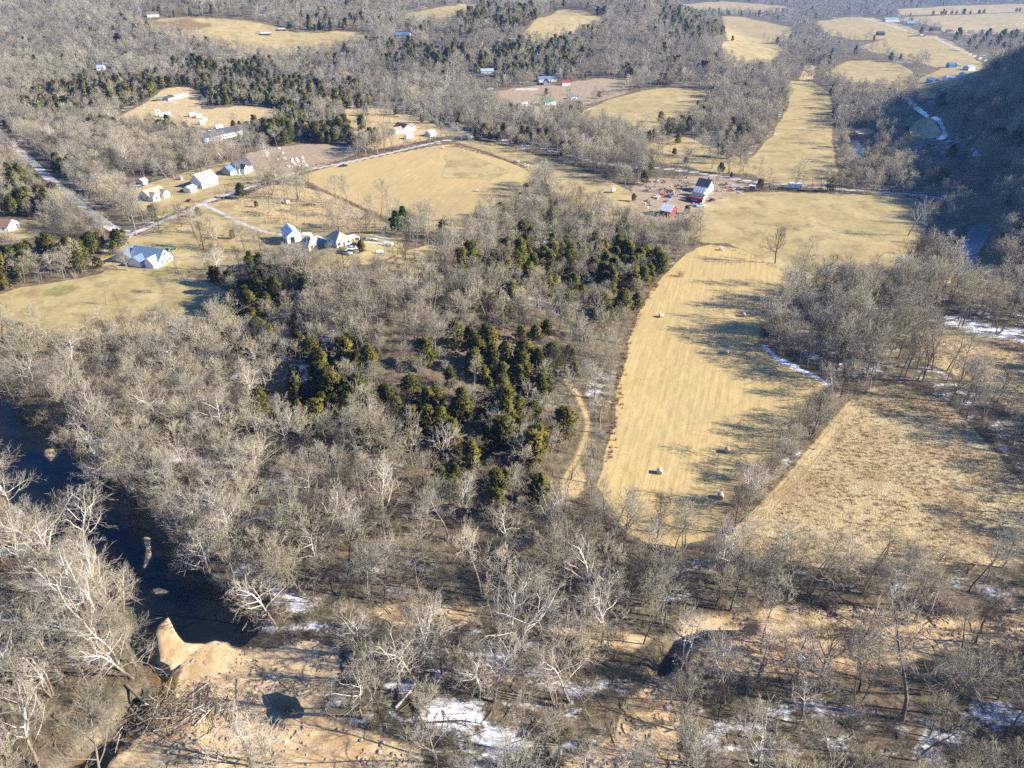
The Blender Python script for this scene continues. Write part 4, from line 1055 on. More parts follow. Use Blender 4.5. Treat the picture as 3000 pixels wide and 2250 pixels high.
for i in order:
    if not inframe[i] or app[i] < .012: break
    loc = (x[i], y[i], z[i]); zn = zone(u[i], v[i])
    if is_ced[i]:
        if n_c >= 240: continue
        n_c += 1; single[i] = True
        k = int(wr.integers(0, len(CEDAR)))
        e = place_tree('cedar_tree', CEDAR, k, loc, ROT[i], Hc[i], '%s olive cedar %s %s' % (stature(Hc[i], 7, 9), close_to(i), zn), 'tree', 'cedars ' + zn)
    elif is_syc[i]:
        if n_s >= 70: is_syc[i] = False; continue
        n_s += 1; single[i] = True
        kd = 'sycamore' if wr.uniform() < .7 else ('sycamore_multi' if wr.uniform() < .6 else 'dead'); fs = NEAR[kd]
        h = {'sycamore': 17, 'sycamore_multi': 18, 'dead': 13}[kd] * wr.uniform(.8, 1.15)
        place_tree('dead_tree' if kd == 'dead' else 'sycamore_tree', fs, int(wr.integers(0, len(fs))), loc, ROT[i], h, '%s %s %s %s' % (stature(h, 14, 17.5), DESC[kd], close_to(i), zn), 'tree', 'pale trees ' + zn)
    else:
        if n_b >= 235: continue
        n_b += 1; single[i] = True
        kd, k = forms_b[int(wr.integers(0, len(forms_b)))]
        place_tree('bare_tree', NEAR[kd], k, loc, ROT[i], Ht[i], '%s %s %s %s' % (stature(Ht[i], 11.5, 14), DESC[kd], close_to(i), zn), 'tree', 'bare trees ' + zn)
rest = ~single
# the remaining woods: one mass each
near_forms = [NEAR[k][i][2] for k, i in [('tall', 0), ('tall', 1), ('tall', 2), ('tall', 3), ('tall', 4), ('broad', 0), ('broad', 1), ('broad', 2), ('broad', 3), ('forked', 0), ('forked', 1), ('forked', 2), ('dark', 0), ('sycamore', 0), ('sycamore', 1)]]
near_H = np.array([15] * 5 + [13] * 4 + [15] * 3 + [14] + [20] * 2)
def pick(m, nf, rng): return rng.integers(0, nf, int(m.sum()))
LODY = 620
def mass(name, label, coll, m, idx, Hs):
    loc = np.stack([x[m], y[m], z[m]], -1); s = (Ht[m]) / Hs
    ar = wr.uniform(.85, 1.2, len(s)); sv = np.stack([s * ar, s * ar, s], -1)
    scatter_object(name, label, 'woods', coll, loc, idx, ROT[m], sv)
c_near = proto_set('bare_wood', near_forms)
m = rest & ~is_ced & (y < LODY)
ix = np.where(wr.uniform(0, 1, int(m.sum())) < .02, wr.integers(13, 15, int(m.sum())), wr.integers(0, 13, int(m.sum())))
mass('bare_woodland', 'dense bare deciduous woods filling the valley floor and the rise', c_near, m, ix, near_H[ix])
c_far = proto_set('far_wood', FAR)
m = rest & ~is_ced & (y >= LODY); ix = pick(m, len(FAR), wr)
mass('far_woodland', 'grey bare woods covering the distant hills and the dark ridge', c_far, m, ix, 13.0)
def cedmass(name, label, coll, m, nf, Hs):
    loc = np.stack([x[m], y[m], z[m]], -1); s = Hc[m] / Hs; ar = wr.uniform(.85, 1.3, len(s))
    scatter_object(name, label, 'woods', coll, loc, pick(m, nf, wr), ROT[m], np.stack([s * ar, s * ar, s], -1))
def join_cedar(k):
    t, c, H = CEDAR[k]; bm = bmesh.new(); bm.from_mesh(t); bm.from_mesh(c)
    nt_ = len(t.polygons); bm.faces.ensure_lookup_table()
    for i, f in enumerate(bm.faces): f.material_index = 0 if i < nt_ else 1
    me = bpy.data.meshes.new('cedar_whole'); bm.to_mesh(me); bm.free(); me.materials.append(M['bark']); me.materials.append(M['cedar_leaf']); return me
c_ced = proto_set('cedar_wood', [join_cedar(k) for k in range(len(CEDAR))])
cedmass('cedar_woodland', 'olive and dark green cedars mixed through the nearer woods', c_ced, rest & is_ced & (y < LODY), len(CEDAR), 8.0)
c_fced = proto_set('far_cedar_wood', FARCED)
cedmass('far_cedar_woodland', 'dark cedars scattered over the distant woods', c_fced, rest & is_ced & (y >= LODY), len(FARCED), 8.0)

# understory brush in the woods and along field edges
bp = np.concatenate([jitter_grid(56, 200, 3.4, wr), jitter_grid(200, 560, 4.6, wr)]); bx, by = bp[:, 0], bp[:, 1]
edge_d = np.full(len(bx), 30.0)
for i in (0, 1, 3, 6, 8): edge_d = np.minimum(edge_d, np.abs(sdist(bx, by, FIELD_POLYS[i], 30) + 3.0))
kb = ~cleared(bx, by, .5, .6) & (wr.uniform(0, 1, len(bx)) < np.where(edge_d < 3.2, .95, np.where(by < 190, 1.1, .42)) * (.4 + .9 * fbm(bx, by, 15, 101)))
bx, by = bx[kb], by[kb]; bz = height(bx, by)
cb = proto_set('brush', BRUSH)
hb = np.where(edge_d[kb] < 3.2, wr.uniform(.6, 1.35, len(bx)), wr.uniform(.35, 1.0, len(bx)) * np.where(by < 190, 1.25, 1.0))
scatter_object('underbrush', 'grey brown brush and saplings under the bare trees', 'brush', cb, np.stack([bx, by, bz], -1), wr.integers(0, len(BRUSH), len(bx)), wr.uniform(0, 6.28, len(bx)), hb)
# weeds in the old fields
gp = []
for fi, sp_ in ((6, 1.25), (7, 1.4), (11, 1.6)):
    poly = FIELD_POLYS[fi]; lo = poly.min(0); hi = poly.max(0)
    gx, gy = np.meshgrid(np.arange(lo[0], hi[0], sp_), np.arange(lo[1], hi[1], sp_)); gx = gx.ravel(); gy = gy.ravel()
    gx = gx + wr.uniform(-.5, .5, len(gx)) * sp_; gy = gy + wr.uniform(-.5, .5, len(gy)) * sp_
    uu, vv, _ = proj(gx, gy, 0 * gx)
    k = (sdist(gx, gy, poly, 5) > -.5) & (uu > -150) & (uu < 3150) & (vv < 2400) & (pdist(gx, gy, RUT_L, 10) > 2.4) & (wr.uniform(0, 1, len(gx)) < .35 + .9 * S(.35, .6, fbm(gx, gy, 7, 111)))
    gp.append(np.stack([gx[k], gy[k]], -1))
gp = np.concatenate(gp); gz = height(gp[:, 0], gp[:, 1])
cg = proto_set('weeds', TUFT)
scatter_object('dead_weeds', 'pale dead weeds and grass tufts covering the old field', 'weeds', cg, np.stack([gp[:, 0], gp[:, 1], gz], -1), wr.integers(0, 4, len(gp)), wr.uniform(0, 6.28, len(gp)), wr.uniform(.6, 1.3, len(gp)))
# reddish sedge along road verges and hedgerows
vl = []
for pts, w, st in ([(868,520),(1000,584),(1125,636)], 1.6, .5), ([(905,488),(1000,468),(1150,434),(1290,402)], 3.0, .8), ([(1320,424),(1410,448),(1480,468),(1545,492)], 1.8, .6), ([(2235,960),(2228,1012)], 1.5, .6), ([(1120,800),(1200,770),(1320,735)], 2, .7), ([(1815,1130),(1835,1000),(1872,910),(1925,830)], 1.5, .6), ([(1780,1350),(1800,1240),(1815,1130)], 1.5, .6), ([(2420,1190),(2335,1280),(2275,1350),(2180,1480)], 2.2, .6):
    ln = wline(pts)
    for a, b in zip(ln[:-1], ln[1:]):
        k = max(1, int(np.hypot(*(b - a)) / st)); t = wr.uniform(0, 1, k)[:, None]
        vl.append(a + (b - a) * t + wr.normal(0, w * .5, (k, 2)))
vl = np.concatenate(vl); vz = height(vl[:, 0], vl[:, 1])
cr = proto_set('verge', RTUFT)
scatter_object('verge_grass', 'reddish brown dead sedge along road verges and field edges', 'weeds', cr, np.stack([vl[:, 0], vl[:, 1], vz], -1), wr.integers(0, 3, len(vl)), wr.uniform(0, 6.28, len(vl)), wr.uniform(.5, 1.2, len(vl)))
def litter(name, label, coll, spots, step, size, nf):
    out = []
    for fi in spots:
        poly = FIELD_POLYS[fi]; lo = poly.min(0); hi = poly.max(0); k = int((hi - lo).prod() / step)
        q = wr.uniform(lo, hi, (k, 2)); m_ = (sdist(q[:, 0], q[:, 1], poly, 5) > 0) & (wr.uniform(0, 1, k) < S(.42, .62, fbm(q[:, 0], q[:, 1], 6, 151)) + .08)
        for poly2 in WATER_POLYS[:4]: m_ &= sdist(q[:, 0], q[:, 1], poly2, 5) < -.3
        out.append(q[m_])
    q = np.concatenate(out); zz = height(q[:, 0], q[:, 1]) + .03
    scatter_object(name, label, 'debris', coll, np.stack([q[:, 0], q[:, 1], zz], -1), wr.integers(0, nf, len(q)), wr.uniform(0, 6.28, len(q)), size * wr.uniform(.4, 1.6, len(q)) ** 1.3)
litter('river_stones', 'loose stones and cobbles scattered over the sand bars', proto_set('stones', STONE), BARS[:8], 1.1, 1.0, 4)
litter('drift_sticks', 'small drift sticks strewn over the sand bars', proto_set('sticks', STICK), BARS[:1] + BARS[5:8], 4.0, 1.0, 4)
wp = wr.uniform((-130, 60), (130, 190), (2600, 2)); wp = wp[~cleared(wp[:, 0], wp[:, 1])]; 
scatter_object('fallen_branches', 'fallen branches littering the woodland floor', 'debris', proto_set('branches', STICK), np.stack([wp[:, 0], wp[:, 1], height(wp[:, 0], wp[:, 1]) + .05], -1), wr.integers(0, 4, len(wp)), wr.uniform(0, 6.28, len(wp)), wr.uniform(.8, 2.6, len(wp)))
print('woods', n, 'bare singles', n_b, 'cedars', n_c, 'syc', n_s, 'brush', len(bx), 'weeds', len(gp), 'verge', len(vl))
# ------------------------------------------------------------------ built things
class MB:
    def __init__(s): s.v = []; s.f = []
    def quad(s, *p):
        k = len(s.v); s.v += [tuple(q) for q in p]; s.f.append(tuple(range(k, k + len(p))))
    def box(s, x0, x1, y0, y1, z0, z1):
        k = len(s.v); s.v += [(x, y, z) for z in (z0, z1) for x, y in ((x0, y0), (x1, y0), (x1, y1), (x0, y1))]
        for f in ((3, 2, 1, 0), (4, 5, 6, 7), (0, 1, 5, 4), (1, 2, 6, 5), (2, 3, 7, 6), (3, 0, 4, 7)): s.f.append(tuple(k + i for i in f))
        return s
    def prism(s, prof, y0, y1, axis='y'):
        """closed profile (list of (a, z)) extruded along axis"""
        n = len(prof); k = len(s.v)
        for y in (y0, y1): s.v += [((a, y, z) if axis == 'y' else (y, a, z)) for a, z in prof]
        s.f.append(tuple(k + i for i in range(n))); s.f.append(tuple(k + n + i for i in reversed(range(n))))
        for i in range(n): s.f.append((k + i, k + n + i, k + n + (i + 1) % n, k + (i + 1) % n))
        return s
    def cyl(s, c0, c1, r0, r1, n=10):
        c0 = np.array(c0, float); c1 = np.array(c1, float); d = nrm(c1 - c0); ref = np.array([0, 0, 1.]) if abs(d[2]) < .9 else np.array([1., 0, 0])
        u = nrm(np.cross(d, ref)); w = np.cross(d, u); k = len(s.v)
        for c, r in ((c0, r0), (c1, r1)):
            for i in range(n): t = i * 2 * math.pi / n; s.v.append(tuple(c + (u * math.cos(t) + w * math.sin(t)) * r))
        for i in range(n): s.f.append((k + i, k + (i + 1) % n, k + n + (i + 1) % n, k + n + i))
        s.f.append(tuple(k + i for i in reversed(range(n)))); s.f.append(tuple(k + n + i for i in range(n)))
        return s
    def mesh(s, name, mat, bevel=0):
        me = bpy.data.meshes.new(name); me.from_pydata([tuple(map(float, p)) for p in s.v], [], s.f); me.materials.append(M[mat])
        bm = bmesh.new(); bm.from_mesh(me); bmesh.ops.recalc_face_normals(bm, faces=bm.faces)
        if bevel: bmesh.ops.bevel(bm, geom=list(bm.edges), offset=bevel, segments=1, affect='EDGES')
        bm.to_mesh(me); bm.free(); me.update(); return me
    def build(s, name, mat, parent=None, bevel=0): return mesh_obj(name, s.mesh(name, mat, bevel), parent)

def frame(A, B):
    a = PG(*A); b = PG(*B); d = b - a; L = math.hypot(d.x, d.y); rz = math.atan2(d.y, d.x)
    return a, b, L, rz
def put(root, A, B, W):
    """root sits at the centre of a footprint whose front edge runs A -> B and whose depth W points away from the camera"""
    a, b, L, rz = frame(A, B)
    mid = (a + b) / 2; nx, ny = -math.sin(rz), math.cos(rz)
    root.location = (mid.x + nx * W / 2, mid.y + ny * W / 2, min(a.z, b.z)); root.rotation_euler = (0, 0, rz)
    return L
def gable(root, L, W, hw, hr, wall, roof, ov=.4, ridge='x', z0=0, cx=0, cy=0, name_roof='roof', seams=True, hip=0, gable_mat=None):
    """one block: walls with gables, roof of two thick slopes (or hipped)"""
    x0, x1, y0, y1 = cx - L / 2, cx + L / 2, cy - W / 2, cy + W / 2
    w = MB()
    t = .14
    if hip:
        w.box(x0, x1, y0, y1, z0 - .5, z0 + hw); w.build('wall', wall, root)
        r = MB(); e = ov; zt = z0 + hw; k = min(L, W) * .5 * hip
        a = [(x0 - e, y0 - e, zt - .1), (x1 + e, y0 - e, zt - .1), (x1 + e, y1 + e, zt - .1), (x0 - e, y1 + e, zt - .1)]
        if L >= W: p, q = (x0 + k, cy, zt + hr), (x1 - k, cy, zt + hr); fs = [(a[0], a[1], q, p), (a[2], a[3], p, q), (a[1], a[2], q), (a[3], a[0], p)]
        else: p, q = (cx, y0 + k, zt + hr), (cx, y1 - k, zt + hr); fs = [(a[1], a[2], q, p), (a[3], a[0], p, q), (a[0], a[1], p), (a[2], a[3], q)]
        for f in fs: r.quad(*f)
        r.quad(a[3], a[2], a[1], a[0]); return r.build(name_roof, roof, root)
    if ridge == 'x':
        prof = [(y0, z0 - .5), (y1, z0 - .5), (y1, z0 + hw), (cy, z0 + hw + hr), (y0, z0 + hw)]
        w.prism(prof, x0, x1, 'x'); half = W / 2; lo, hi, c = x0 - ov, x1 + ov, cy
    else:
        prof = [(x0, z0 - .5), (x1, z0 - .5), (x1, z0 + hw), (cx, z0 + hw + hr), (x0, z0 + hw)]
        w.prism(prof, y0, y1, 'y'); half = L / 2; lo, hi, c = y0 - ov, y1 + ov, cx
    w.build('wall', wall, root)
    sl = hr / half; zt = z0 + hw
    r = MB()
    for sg_ in (-1, 1):
        e = half + ov
        prof = [(c, zt + hr + .03), (c + sg_ * e, zt - ov * sl + .03), (c + sg_ * e, zt - ov * sl + .03 + t), (c, zt + hr + .03 + t)]
        r.prism(prof, lo, hi, 'x' if ridge == 'x' else 'y')
    ro = r.build(name_roof, roof, root)
    if seams and (hi - lo) < 40:
        m = MB(); nse = max(3, int((hi - lo) / 1.6))
        for i in range(nse):
            s = lo + (hi - lo) * (i + .5) / nse
            for sg_ in (-1, 1):
                e = half + ov; prof = [(c + sg_ * .05, zt + hr + t + .03), (c + sg_ * e, zt - ov * sl + t + .03), (c + sg_ * e, zt - ov * sl + t + .10), (c + sg_ * .05, zt + hr + t + .10)]
                m.prism(prof, s - .03, s + .03, 'x' if ridge == 'x' else 'y')
        m.build('roof_seam', roof, ro)
    return ro
def window(root, x, y, z, w=1.0, h=1.1, face='y-', trim='paint_white'):
    """a framed pane on the wall plane at (x, y)"""
    f = MB(); g = MB(); s = -1 if face[1] == '-' else 1; d = .05
    if face[0] == 'y':
        f.box(x - w / 2 - .1, x + w / 2 + .1, min(y, y + s * d), max(y, y + s * d), z - .1, z + h + .1); g.box(x - w / 2, x + w / 2, min(y + s * d, y + s * (d + .02)), max(y + s * d, y + s * (d + .02)), z, z + h)
    else:
        f.box(min(x, x + s * d), max(x, x + s * d), y - w / 2 - .1, y + w / 2 + .1, z - .1, z + h + .1); g.box(min(x + s * d, x + s * (d + .02)), max(x + s * d, x + s * (d + .02)), y - w / 2, y + w / 2, z, z + h)
    fo = f.build('window', trim, root); g.build('pane', 'glass', fo)
def door(root, x, y, w=.95, h=2.05, face='y-', mat='siding_brown', z=0):
    s = -1 if face[1] == '-' else 1; m = MB()
    if face[0] == 'y': m.box(x - w / 2, x + w / 2, min(y, y + s * .06), max(y, y + s * .06), z + .1, z + h)
    else: m.box(min(x, x + s * .06), max(x, x + s * .06), y - w / 2, y + w / 2, z + .1, z + h)
    m.build('door', mat, root)
def chimney(root, x, y, z0, z1, w=.7, mat='siding_brown'):
    MB().box(x - w / 2, x + w / 2, y - w / 2, y + w / 2, z0, z1).build('chimney', mat, root)

def house(name, label, A, B, W, hw, hr, wall, roof, ridge='x', hip=0, nwin=3, cat='house', depth=None, ch=False, ov=.4, doors=True):
    root = empty(name); L = put(root, A, B, W)
    gable(root, L, W, hw, hr, wall, roof, ov, ridge, hip=hip)
    for i in range(nwin):
        x = -L / 2 + L * (i + .5) / nwin
        if doors and i == nwin // 2 and nwin > 1: door(root, x, -W / 2)
        else: window(root, x, -W / 2, 1.0)
    if nwin:
        for i in range(2):
            window(root, L / 2, -W / 4 + i * W / 2, 1.0, face='x+'); window(root, -L / 2, -W / 4 + i * W / 2, 1.0, face='x-')
    if ch: chimney(root, L * .18, W * .12, hw, hw + hr + 1.0)
    tag(root, label, cat); return root, L

# -- large house with blue metal roof and porch gables
root = empty('farmhouse'); L = put(root, (469, 781), (508, 762), 16.0)
gable(root, L, 16, 3.0, 4.0, 'siding_white', 'roof_bluegrey', .5, 'y')
gable(root, 9, 9, 2.9, 3.0, 'siding_white', 'roof_bluegrey', .4, 'x', cx=-1.0, cy=11.4)
for k, (cy_, ln, wd, rm) in enumerate([(-5.2, 5.5, 4.4, 'roof_white'), (2.4, 6.0, 6.4, 'roof_bluegrey')]):  # first porch roof is whitened for the sunlight it catches
    gable(root, ln, wd, 2.7, 2.1, 'siding_white', rm, .35, 'x', cx=-L / 2 - ln / 2 + 2.2, cy=cy_, name_roof='porch_roof')
    for j in (-1, 1): MB().box(-L / 2 - ln + 2.15, -L / 2 - ln + 2.35, cy_ + j * wd / 2 - .1, cy_ + j * wd / 2 + .1, -.3, 2.7).build('porch_post', 'trim_tan', root)
MB().box(-L / 2 - 3.4, -L / 2, -8.6, 8.0, -.4, .25).build('porch_floor', 'concrete', root)
window(root, 0, -8.0, 4.2, .9, 1.2); window(root, -2.6, -8.0, 1.0); window(root, 2.6, -8.0, 1.0); door(root, 0.6, -8.0)
for j in range(4): window(root, L / 2, -6 + j * 3.6, 1.0, face='x+'); window(root, -L / 2, -6.6 + j * 3.9, 1.0, face='x-')
MB().cyl((1.4, 1, 6), (1.4, 1, 7.4), .28, .28).build('chimney', 'steel', root)
tag(root, 'large farmhouse with blue grey metal roof, porch gables and shaded drive', 'house')
# -- white two storey house with white metal roof
root, L = house('house', 'bright white house with white metal roof and two small gable dormers', (594, 553), (640, 538), 9, 4.2, 4.2, 'siding_white', 'roof_white', nwin=4)
for sx in (-.22, .16): gable(root, 1.8, 2.4, 1.1, .9, 'siding_white', 'roof_white', .15, 'y', z0=4.6, cx=L * sx, cy=-3.0, name_roof='dormer_roof', seams=False); 
house('garage', 'white low garage beside the bright white house', (560, 566), (578, 559), 5.5, 2.6, 1.2, 'siding_white', 'roof_white', nwin=0, cat='garage')
# -- dark roofed white house
root, L = house('house', 'white house with dark slate roof and front gable by the paddock', (702, 510), (741, 498), 9, 3.6, 4.0, 'siding_white', 'roof_slate', nwin=4, ch=True)
gable(root, 4.6, 4.0, 3.4, 2.4, 'siding_white', 'roof_slate', .3, 'y', cx=-L * .18, cy=-5.6, name_roof='porch_roof'); window(root, -L * .18, -7.6, 1.2, 1.1, 1.3)
gable(root, 6.5, 8, 3.0, 2.6, 'siding_grey', 'roof_bluegrey', .3, 'x', cx=-L / 2 - 3.0, cy=1, name_roof='wing_roof')
root, L = house('house', 'white bungalow with tan shingle roof and two front gables', (441, 590), (490, 574), 9, 2.9, 3.0, 'siding_white', 'roof_tan', nwin=4)
for sx in (-.3, .32): gable(root, 4.6, 4.2, 2.8, 2.0, 'siding_white', 'roof_tan', .3, 'y', cx=L * sx, cy=-5.0, name_roof='gable_roof', seams=False); window(root, L * sx, -7.1, 1.1, 1.1, 1.2)
MB().box(-.8, .8, -3.4, -1.8, 3.4, 4.8).build('skylight', 'paint_white', root)
house('shed', 'small white shed behind the tan roofed bungalow', (421, 542), (434, 538), 4.5, 2.4, 1.2, 'siding_white', 'roof_white', nwin=0, cat='shed')
# -- long dark roofed building
root = empty('long_building'); L = put(root, (599, 421), (737, 389), 11)
gable(root, L, 11, 4.2, 3.0, 'siding_white', 'roof_slate', .5, 'x')
MB().box(-L / 2 - .04, -L / 2 + L * .27, -5.56, -5.5, -.4, 4.15).build('blue_panel', 'siding_blue', root); MB().box(-L / 2 - .06, -L / 2, -5.5, 5.5, -.4, 4.15).build('blue_panel', 'siding_blue', root)
MB().box(-L / 2 + 3, -L / 2 + 6.2, -5.62, -5.56, -.2, 3.2).build('garage_door', 'paint_white', root)
for i in range(7): window(root, -L * .15 + i * L * .09, -5.5, 1.4)
tag(root, 'very long building with dark grey roof, white wall and blue end', 'building')
house('mobile_home', 'long white mobile home with pale roof in the cedar clearing', (512, 290), (551, 281), 8, 3.0, 1.2, 'siding_white', 'roof_grey', nwin=5)
house('annex', 'dark porch room at the end of the white mobile home', (494, 296), (510, 291), 6, 2.7, 1.4, 'siding_grey', 'roof_slate', nwin=2, cat='building')
def carport(name, label, A, B, W, h, roof, post='steel'):
    root = empty(name); L = put(root, A, B, W)
    r = MB(); prof = [(-W / 2 - .3, h - .3), (-W / 4, h + .4), (0, h + .7), (W / 4, h + .4), (W / 2 + .3, h - .3), (W / 2 + .3, h - .18), (0, h + .84), (-W / 2 - .3, h - .18)]
    r.prism(prof, -L / 2, L / 2, 'x'); r.build('roof', roof, root)
    for i in range(3):
        for s in (-1, 1): MB().box(-L / 2 + i * L / 2 * .96 + .05, -L / 2 + i * L / 2 * .96 + .2, s * W / 2 - .07, s * W / 2 + .07, -.4, h - .12).build('post', post, root)
    tag(root, label, 'carport'); return root
carport('carport', 'open carport with green metal roof beside the mobile home', (461, 298), (484, 293), 6, 2.6, 'roof_green')
# -- white metal barn with open end
root = empty('metal_barn'); L = put(root, (844, 715), (884, 704), 13)
gable(root, L, 13, 3.6, 2.6, 'siding_white', 'roof_white', .3, 'y')
MB().box(-L * .28, L * .02, -6.58, -6.5, -.2, 3.2).build('door_opening', 'opening', root); MB().box(L * .08, L * .22, -6.58, -6.5, -.2, 2.4).build('door', 'paint_white', root)  # dark sheet on the solid wall paints the shade inside the doorway
tag(root, 'white metal barn with an open doorway beside the yard drive', 'barn')
house('house', 'low cottage with grey hipped roof and tan eaves', (906, 737), (964, 715), 9, 2.4, 2.6, 'trim_tan', 'roof_grey', hip=.7, nwin=3)
root, L = house('house', 'white cottage with tan hipped roof beside the pickup yard', (988, 725), (1030, 716), 9, 3.0, 2.8, 'siding_white', 'roof_tan', hip=.85, nwin=3, ch=True)
MB().box(L / 2 + .02, L / 2 + 4.5, -4.0, 1.0, 2.3, 2.42).build('porch_roof', 'roof_white', root)
for q in (-3.9, .9): MB().box(L / 2 + 4.2, L / 2 + 4.4, q - .1, q + .1, -.4, 2.3).build('porch_post', 'paint_white', root)
house('house', 'white house with brown roof half hidden in the left wood', (27, 680), (60, 663), 10, 2.9, 2.6, 'siding_white', 'roof_brown', ridge='y', nwin=2)
# -- red brown gabled house
root = empty('house'); L = put(root, (1182, 389), (1210, 384), 13)
gable(root, L, 13, 3.0, 3.2, 'siding_white', 'roof_slate', .5, 'y'); gable(root, 8, 7, 2.8, 2.0, 'siding_white', 'roof_pink', .4, 'x', cx=-L / 2 - 3.9, cy=-3, name_roof='wing_roof'); gable(root, 6, 8, 2.9, 1.8, 'siding_white', 'roof_pink', .4, 'x', cx=L / 2 + 2.9, cy=1, name_roof='wing_roof')
window(root, -2, -6.5, 1.0); window(root, 2, -6.5, 1.0); window(root, -L / 2 - 3, -6.5, 1.0); window(root, L / 2 + 3, -3, 1.0)
tag(root, 'white house with black main roof and red brown wing roofs', 'house')
house('garage', 'small white garage beside the pale drive', (1261, 401), (1277, 397), 6, 2.8, 1.6, 'siding_white', 'roof_white', nwin=1, cat='garage', doors=False)
house('house', 'house with pale blue metal roof deep in the far wood', (1410, 216), (1447, 214), 9, 2.8, 2.2, 'siding_grey', 'roof_blue', nwin=3)
house('house', 'low dark house below the pale blue roof', (1384, 230), (1420, 229), 9, 2.8, 2.0, 'siding_brown', 'roof_slate', nwin=3)
house('house', 'white house with pale grey roof and hay coloured yard at the far wood edge', (1580, 241), (1632, 238), 10, 3.2, 2.4, 'siding_white', 'roof_bluegrey', nwin=4)
house('barn', 'grey gable barn in front of the far white house', (1592, 249), (1610, 249), 9, 3.0, 3.0, 'siding_grey', 'roof_slate', ridge='y', nwin=0, cat='barn')
house('shed', 'white long shed with red roof beside the reddish field', (1648, 251), (1670, 249), 6, 2.8, 1.4, 'siding_white', 'roof_red', nwin=2, cat='shed')
house('house', 'white house with green roof and sunlit gable end', (1597, 309), (1628, 306), 8, 3.2, 2.6, 'siding_white', 'roof_green', nwin=3)
house('shed', 'white open shed in the creek yard left of the green roofed house', (1527, 311), (1546, 310), 5, 2.4, 1.0, 'siding_white', 'roof_white', nwin=1, cat='shed', doors=False)
house('mobile_home', 'pale grey trailer home right of the green roofed house', (1672, 292), (1698, 290), 6, 2.8, .8, 'siding_white', 'roof_bluegrey', nwin=3)
# -- junk yard farmstead
root, L = house('barn', 'red sided barn with white and grey metal roof at the wood edge', (1931, 632), (1962, 638), 9, 3.4, 2.6, 'siding_red', 'roof_white', nwin=0, cat='barn')
MB().box(-1.6, 1.6, -4.58, -4.5, -.2, 2.8).build('door_opening', 'opening', root)  # near-black sheet on a closed wall stands in for the shaded interior
root, L = house('house', 'grey farmhouse with dark roof and white gable in the scrap yard', (2037, 561), (2072, 567), 8.5, 4.0, 3.4, 'siding_grey', 'roof_slate', nwin=3, ch=True)
MB().box(L / 2, L / 2 + .05, -4.2, 4.2, -.3, 3.95).build('white_siding', 'siding_white', root)
house('shed', 'white gable shed standing in front of the grey farmhouse', (2030, 574), (2060, 580), 5.5, 3.2, 2.0, 'siding_white', 'roof_white', nwin=1, cat='shed', doors=False)
house('shed', 'low lean shed with green metal roof behind the red container', (2024, 582), (2060, 589), 3.2, 2.6, .9, 'siding_cream', 'roof_green', nwin=0, cat='shed')
root = empty('shipping_container'); L = put(root, (2011, 587), (2056, 598), 2.5)
MB().box(-L / 2, L / 2, -1.25, 1.25, .15, 2.75).build('body', 'paint_maroon', root, .04)
for i in range(int(L / .6)): MB().box(-L / 2 + .3 + i * .6, -L / 2 + .55 + i * .6, -1.29, -1.25, .3, 2.6).build('rib', 'paint_maroon', root)
for s in (-1, 1):
    MB().box(-L / 2 - .06, -L / 2 + .12, s * 1.2 - .1, s * 1.2 + .1, 0, 2.85).build('corner_post', 'paint_maroon', root); MB().box(L / 2 - .12, L / 2 + .06, s * 1.2 - .1, s * 1.2 + .1, 0, 2.85).build('corner_post', 'paint_maroon', root)
    MB().box(L / 2, L / 2 + .05, s * .62 - .55, s * .62 + .55, .3, 2.6).build('door', 'lumber', root)
tc = bpy.data.curves.new('lettering', 'FONT'); tc.body = 'K LINE'; tc.size = 1.35; tc.extrude = .01; tc.align_x = 'CENTER'
to = bpy.data.objects.new('lettering', tc); COL.objects.link(to); bpy.context.view_layer.update()
tm = bpy.data.meshes.new_from_object(to.evaluated_get(bpy.context.evaluated_depsgraph_get())); bpy.data.objects.remove(to)
tm.materials.append(M['paint_white']); lo = mesh_obj('lettering', tm, root); lo.rotation_euler = (math.pi / 2, 0, 0); lo.location = (0, -1.31, .95)
tag(root, 'maroon shipping container with white lettering in the scrap yard', 'container')
# -- far farms
house('shed', 'far blue walled shed with white roof at the ridge foot', (2712, 241), (2733, 241), 8, 4.0, 2.0, 'siding_blue', 'roof_white', nwin=0, cat='shed')
house('barn', 'far white gable barn with blue shaded side at the ridge foot', (2758, 237), (2778, 234), 9, 3.8, 2.8, 'siding_white', 'roof_white', ridge='y', nwin=0, cat='barn')
house('shed', 'far low blue shed right of the white gable barn', (2793, 236), (2806, 236), 7, 3, 1.2, 'siding_blue', 'roof_blue', nwin=0, cat='shed')
house('shed', 'far narrow grey shed behind the low blue shed', (2808, 222), (2822, 221), 7, 3, 1.4, 'siding_grey', 'roof_bluegrey', nwin=0, cat='shed')
house('house', 'far blue house behind the bare tree row', (2780, 199), (2796, 199), 9, 4, 2.4, 'siding_blue', 'roof_bluegrey', nwin=2)
house('house', 'far small grey house next to the blue house', (2803, 197), (2815, 197), 8, 3.2, 2, 'siding_grey', 'roof_grey', nwin=2)
house('house', 'far pale house at the edge of the wooded ridge', (2837, 207), (2855, 206), 9, 4, 2.6, 'siding_white', 'roof_blue', nwin=2)
house('barn', 'far long barn with pale blue roof behind the hill field', (2594, 64), (2636, 64), 16, 5, 4, 'siding_white', 'roof_blue', nwin=0, cat='barn')
house('house', 'far white gable house beside the long blue barn', (2657, 75), (2688, 75), 14, 5, 4, 'siding_white', 'roof_blue', nwin=3)
house('house', 'far dark roofed house among yard trees', (2732, 91), (2757, 91), 14, 4, 4, 'siding_brown', 'roof_slate', nwin=3)
